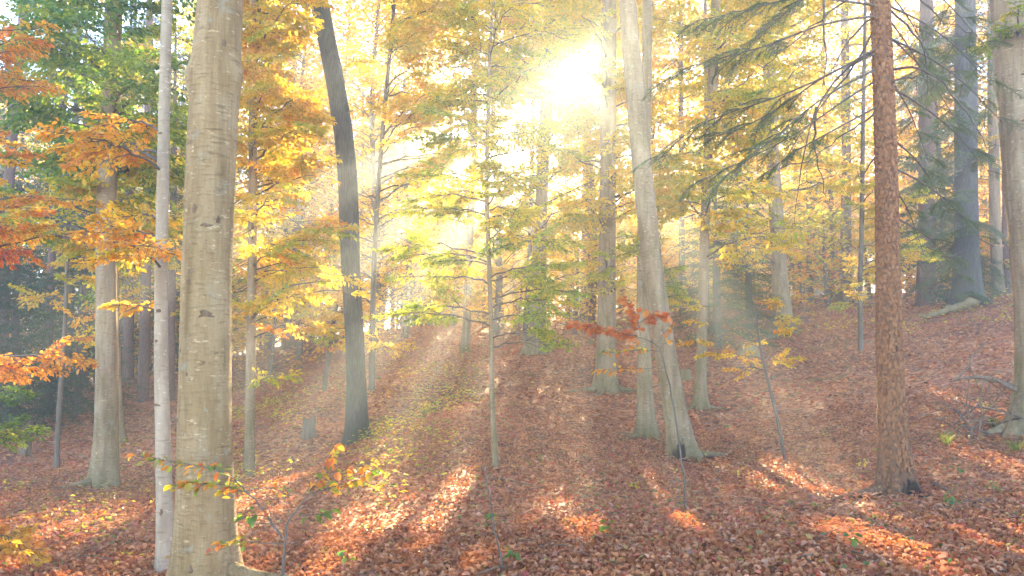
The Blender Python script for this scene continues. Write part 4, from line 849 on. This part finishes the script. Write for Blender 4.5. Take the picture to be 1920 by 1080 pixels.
for a in [('bright green seedling lying lowest at the bottom right of centre', 1598, 1035, 7, .07, 'green'), ('yellow green seedling right of the scaly spruce foot', 1795, 895, 4, .08, 'green'), ('green seedling cluster below and right of the scaly spruce', 1780, 955, 7, .075, 'green'),
          ('small yellow seedling left of the scaly spruce foot', 1618, 880, 6, .06, 'gold'), ('green sprig at the lower part of the thin upright stick', 922, 990, 8, .06, 'green'), ('green leaves at the foot of the thin upright stick', 960, 1068, 8, .07, 'green'),
          ('small green sprig on the slope right of the thin straight young beech', 1012, 872, 7, .06, 'green'), ('pale green seedling in the bottom left of centre', 650, 1068, 7, .06, 'green'), ('golden seedling at the bottom left near the corner spray', 150, 1010, 7, .06, 'gold'),
          ('green seedling patch in the bottom right corner', 1860, 930, 6, .08, 'green'), ('yellow seedling below the leaning beech', 1190, 925, 6, .05, 'gold'), ('green seedling below the orange sapling', 1380, 900, 6, .05, 'gold'), ('tiny green seedling between the upright stick and the red sapling', 1140, 1010, 5, .06, 'green')]:
    seedling(*a)
def tuft(label, u, v, n, ln):
    d = ray(u, v); s_ = np.linspace(3, 40, 2000); X_ = EYE + d / d[1] * s_[:, None]; k = int(np.argmax(X_[:, 2] < H(X_[:, 0], X_[:, 1]))); b = X_[k]; b[2] = h1(b[0], b[1])
    g = Geo()
    for q_ in range(n):
        an = r.uniform(0, 6.28); l_ = ln * r.uniform(.6, 1.2); o_ = np.array([math.cos(an), math.sin(an), 0]); s0 = b + o_ * r.uniform(0, .06); sd2 = np.array([-o_[1], o_[0], 0]) * .004
        c = bez(s0, s0 + o_ * l_ * .25 + [0, 0, l_ * .8], s0 + o_ * l_ * .9 + [0, 0, l_ * .35], 5); wd = np.array([1, 1, .8, .5, .1])[:, None] * sd2
        vv_ = np.stack([c - wd, c + wd], 1).reshape(-1, 3); g.add(vv_, [[2 * e, 2 * e + 1, 2 * e + 3, 2 * e + 2] for e in range(4)], r.uniform(0, 1))
    tag(link('grass_tuft', g.mesh('grass_tuft', M_GRASS, b), loc=b), label, 'grass', 'grass tufts by the right edge beech')
for a in [('arching grass tuft on the mound left of the right edge beech', 1775, 835, 40, .35), ('grass tuft at the foot of the right edge beech root', 1865, 800, 40, .3), ('pale grass tuft lowest beside the right edge', 1905, 850, 45, .35), ('small grass tuft in the brush pile', 1850, 772, 25, .28)]: tuft(*a)

# ------------------------------------------------------------------ far forest: a few kinds, copied
def far_beech(r, tint, hgt=15., nclump=105, low=.06, world=None, n_=34):
    gt = Geo(); zz = np.linspace(-.3, hgt, 9); tube(gt, np.stack([.15 * np.sin(zz * .5), .15 * np.cos(zz * .4), zz], 1), np.linspace(.14, .03, 9), 8)
    gl = Geo()
    for k in range(nclump):
        z = hgt * (low + (1 - low) * (k + r.random()) / nclump); rad = 3.2 * math.sin(math.pi * min(1, .15 + .85 * (z / hgt))) ** .6 * r.uniform(.3, 1.1); an = k * 2.4 + r.normal(0, .4)
        c = np.array([math.cos(an) * rad, math.sin(an) * rad, z + .1 * rad]); 
        pos = c + r.normal(0, 1, (n_, 3)) * [.75, .75, .16]; dd = r.normal(0, 1, (n_, 3)) * [1, 1, .25]; nm = r.normal(0, .6, (n_, 3)) + [0, 0, 1]
        sz_, tn = r.uniform(.18, .32, n_), np.clip(r.normal(tint, .07) + r.normal(0, .05, n_), 0, 1)
        if world is not None:
            W = pos + world; uu, vv = proj(W); ok = ~in_gap(W) & (np.hypot(uu - SUN_UV[0], vv - SUN_UV[1]) > 31); pos, dd, nm, sz_, tn = pos[ok], dd[ok], nm[ok], sz_[ok] * .8, tn[ok]
        if len(pos): leaf_geo(gl, pos, dd, nm, sz_, tn, curl=.1)
        tube(gt, bez(np.array([.15 * math.sin(.5 * (z - .3 * rad)), .1, max(.3, z - .3 * rad)]), c * [.5, .5, 1], c, 4), [.03, .02, .012, .005], 3, cap=False)
    return gt.mesh('trunk', M_FAR), gl.mesh('crown', M_LEAF, smooth=False)
def far_spruce(r, hgt=15., nb=80, low=.08, tint=.3, lod=2, reach=2.6):
    gt = Geo(); zz = np.linspace(-.3, hgt, 7); tube(gt, np.stack([zz * 0, zz * 0, zz], 1), np.linspace(.17, .02, 7), 8); gl = Geo()
    for k in range(nb):
        f_ = (k + r.random()) / nb; z = hgt * (low + (1 - low) * f_); ln = (reach * (1 - f_) + .3) * r.uniform(.7, 1.1); put_bough(gl, gt, np.array([0, 0, z]), k * 2.4 + r.normal(0, .3), -.15 + .4 * f_, ln, lod, tint, r, width=.22)
    return gt.mesh('trunk', M_FAR), gl.mesh('crown', M_NEEDLE, smooth=False)
r = np.random.default_rng(71)
KB = [far_beech(r, t_) for t_ in (.34, .48, .58, .68)] + [far_beech(r, .5, low=.45, nclump=60)]
KS = [far_spruce(r), far_spruce(r, low=.25, tint=.2), far_spruce(r, tint=.45)]
KY = [far_spruce(r, hgt=5.5, nb=66, tint=.55, lod=1, reach=2.1, low=.04), far_spruce(r, hgt=4.0, nb=50, tint=.5, lod=1, reach=1.8, low=.04)]
KU = [far_beech(r, t_, hgt=4.5, nclump=22) for t_ in (.32, .5, .62)]
def copy_tree(kind, name, label, cat, group, x, y, sc_, rot):
    z = h1(x, y); root = tag(link(name, None, loc=(x, y, z)), label, cat, group)
    link('trunk', kind[0], root, rot=(0, 0, rot), scale=(sc_,) * 3); link('crown', kind[1], root, rot=(0, 0, rot), scale=(sc_,) * 3)
DESC = {id(k): d for k, d in zip(KB + KS, ['yellow green beech', 'golden beech', 'orange gold beech', 'rusty orange beech', 'high crowned golden beech', 'dark green spruce', 'bare stemmed dark spruce', 'lighter green spruce'])}
def at_ground(u, Y): return ray(u, 600)[0] / ray(u, 600)[1] * Y
def scatter(n, u0, u1, Y0, Y1, kinds, name, label, group, s0, s1, avoid=True):
    placed = 0
    while placed < n:
        u = r.uniform(u0, u1); Y = r.uniform(Y0, Y1); s_ = r.uniform(s0, s1); x = at_ground(u, Y)
        zt = h1(x, Y) + 15 * s_; tz = np.linspace(2, zt, 12); ax_ = np.stack([np.full(12, x), np.full(12, Y), tz], 1)
        if Y < 60 and in_gap(ax_, 1.0 * s_).any(): placed += .12; continue
        if avoid and abs(u - SUN_UV[0]) < 3.4 * s_ * F / Y + 10: placed += .34; continue
        kd = kinds[r.integers(len(kinds))]; sp_ = any(kd is q_ for q_ in KS)
        copy_tree(kd, 'spruce_tree' if sp_ else 'beech_tree', DESC[id(kd)] + ' ' + label, 'tree', group, x, Y, s_, r.uniform(0, 6.3)); placed += 1
for u, Y, tn, lb in [(760, 33, .5, 'golden beech in the haze between the dark curved trunk and the thin young beech'), (800, 46, .5, 'golden beech deep in the bright haze left of the thin young beech'), (715, 44, .54, 'orange gold beech deep in the haze right of the dark curved trunk'), (850, 38, .44, 'yellow beech behind the pale trunk left of the young beech'), (930, 31, .46, 'golden beech directly behind the thin straight young beech'),
                     (985, 40, .5, 'golden beech far behind the crest beech beside the sun'), (1065, 44, .48, 'golden beech in the glare right under the sun'), (1165, 38, .46, 'golden beech in the glare between the straight and the leaning beech'),
                     (1230, 33, .5, 'golden beech behind the leaning trunk'), (1300, 41, .44, 'yellow beech behind the slim upright beech'), (1380, 36, .46, 'yellow beech left behind the broad footed hazy beech'), (1500, 43, .5, 'yellow beech behind hanging spruce boughs'),
                     (640, 36, .6, 'orange beech in blue haze behind the dark curved trunk'), (560, 33, .55, 'golden beech in haze right of the golden pole beech'), (1450, 32, .42, 'green gold beech between the broad footed hazy beech and the thin yellow sapling'), (1560, 37, .46, 'yellow beech behind the pale blue grey trunk'), (1110, 33, .45, 'golden beech behind the straight beech right of the sun'), (700, 30, .52, 'golden beech just right behind the dark curved trunk'), (1850, 38, .5, 'golden beech between the broad grey spruce and the right edge beech'), (1660, 40, .52, 'yellow beech behind the scaly spruce'), (1770, 34, .58, 'orange beech behind the right green boughs')]:
    x = at_ground(u, Y); b = np.array([x, Y, h1(x, Y)]); root = tag(link('beech_tree', None, loc=b), lb, 'tree')
    t_, c_ = far_beech(r, tn, hgt=r.uniform(18, 20), nclump=150, world=b, n_=44, low=.1); link('trunk', t_, root); link('crown', c_, root)
scatter(70, -500, 2450, 72, 115, KB + KS, 'far_tree', 'of the distant forest wall fading into haze', 'trees of the distant forest wall', .9, 1.15, False)
scatter(45, 780, 2000, 62, 98, KB, 'beech_tree', 'standing high in the far haze behind the crest', 'tall far beeches behind the crest', .98, 1.15, False)
scatter(40, -300, 440, 30, 64, KS, 'spruce_tree', 'in the shady far forest on the left', 'dark spruces of the far left forest', .95, 1.3)
scatter(22, -200, 440, 32, 70, KB[:3], 'beech_tree', 'among the far dark spruces on the left', 'beeches of the far left forest', 1.05, 1.25)
scatter(20, 400, 820, 36, 75, KS, 'spruce_tree', 'veiled in haze behind the dark curved trunk', 'hazy spruces behind the curved trunk', .8, 1.1)
scatter(18, 430, 880, 38, 80, KB, 'beech_tree', 'veiled in haze left of the sun', 'hazy beeches left of the sun', .8, 1.1)
scatter(50, 800, 1380, 42, 95, KB, 'beech_tree', 'dissolving in the bright haze below the sun', 'beeches in the bright haze', .55, .8)
scatter(24, 1200, 1720, 42, 90, KB, 'beech_tree', 'in the bright haze beyond the right crest', 'hazy beeches of the right crest', .6, .9, False)
scatter(24, 1660, 2250, 36, 80, KB[1:] + KS[:1], 'beech_tree', 'far behind the green boughs at the right', 'far trees at the right', .75, 1.0, False)
for u, Y, k, s_, lb in [(1345, 23.5, 0, 1.0, 'young bluish spruce in the haze behind the slim upright beech'), (1405, 27, 0, .95, 'young spruce left of the broad footed hazy beech'), (1520, 36, 0, 1.1, 'young pale green spruce right of the broad footed hazy beech'),
                        (30, 21, 0, 1.0, 'bushy dark spruce at the left edge of the slope'), (95, 24, 1, 1.1, 'bushy dark spruce between the left edge and the bowed sapling'), (150, 23, 0, .9, 'dark young spruce close left of the mossy beech'), (-40, 20, 0, 1.2, 'dark spruce cut by the left edge of the picture'), (300, 33, 1, 1.0, 'small dim spruce behind the slim pale beech')]:
    copy_tree(KY[k], 'young_spruce', lb, 'tree', 'young spruces', at_ground(u, Y), Y, s_, r.uniform(0, 6))
for n, u0, u1, Y0, Y1, lb, gp in [(24, 850, 1350, 30, 42, 'bush in the bright haze below the sun', 'bushes on the crest below the sun'), (9, 480, 860, 30, 42, 'bush on the far slope behind the dark curved trunk', 'bushes on the far left slope'), (24, 1430, 2000, 30, 46, 'bush beyond the crest on the right', 'bushes beyond the right crest'), (7, -50, 340, 28, 40, 'bush in the shade of the far left spruces', 'bushes under the left spruces')]:
    for k in range(n):
        u, Y = r.uniform(u0, u1), r.uniform(Y0, Y1); q_ = int(r.integers(3)); copy_tree(KU[q_], 'beech_bush', ('yellow green', 'golden', 'orange')[q_] + ' ' + lb, 'bush', gp, at_ground(u, Y), Y, r.uniform(.4, .95), r.uniform(0, 6.3))

# ------------------------------------------------------------------ haze
hz, t = mat('morning_haze'); l = t.links
va = N(t, 'ShaderNodeVolumePrincipled'); va.inputs['Color'].default_value = (1, .84, .62, 1); va.inputs['Density'].default_value = HAZE_WARM; va.inputs['Anisotropy'].default_value = .895
vb = N(t, 'ShaderNodeVolumePrincipled'); vb.inputs['Color'].default_value = (.64, .79, .98, 1); vb.inputs['Density'].default_value = HAZE_COOL; vb.inputs['Anisotropy'].default_value = .58
ad = N(t, 'ShaderNodeAddShader'); l.new(va.outputs[0], ad.inputs[0]); l.new(vb.outputs[0], ad.inputs[1])
o = N(t, 'ShaderNodeOutputMaterial'); l.new(ad.outputs[0], o.inputs['Volume'])
zlo = float(Z.min()) - 1; zhi = 24.0
g = Geo(); bx = np.array([[x, y, z] for z in (zlo, zhi) for y in (float(gy[0]) - 3, float(gy[-1]) + 3) for x in (-163, 163)])
g.add(bx, [[0, 2, 3, 1], [4, 5, 7, 6], [0, 1, 5, 4], [2, 6, 7, 3], [0, 4, 6, 2], [1, 3, 7, 5]])
tag(link('haze', g.mesh('haze', hz, smooth=False)), 'pale morning haze filling the forest', 'haze', kind='stuff')
import builtins
print('TRIS', sum(len(m.polygons) for m in bpy.data.meshes), 'Z', Z.min(), Z.max())
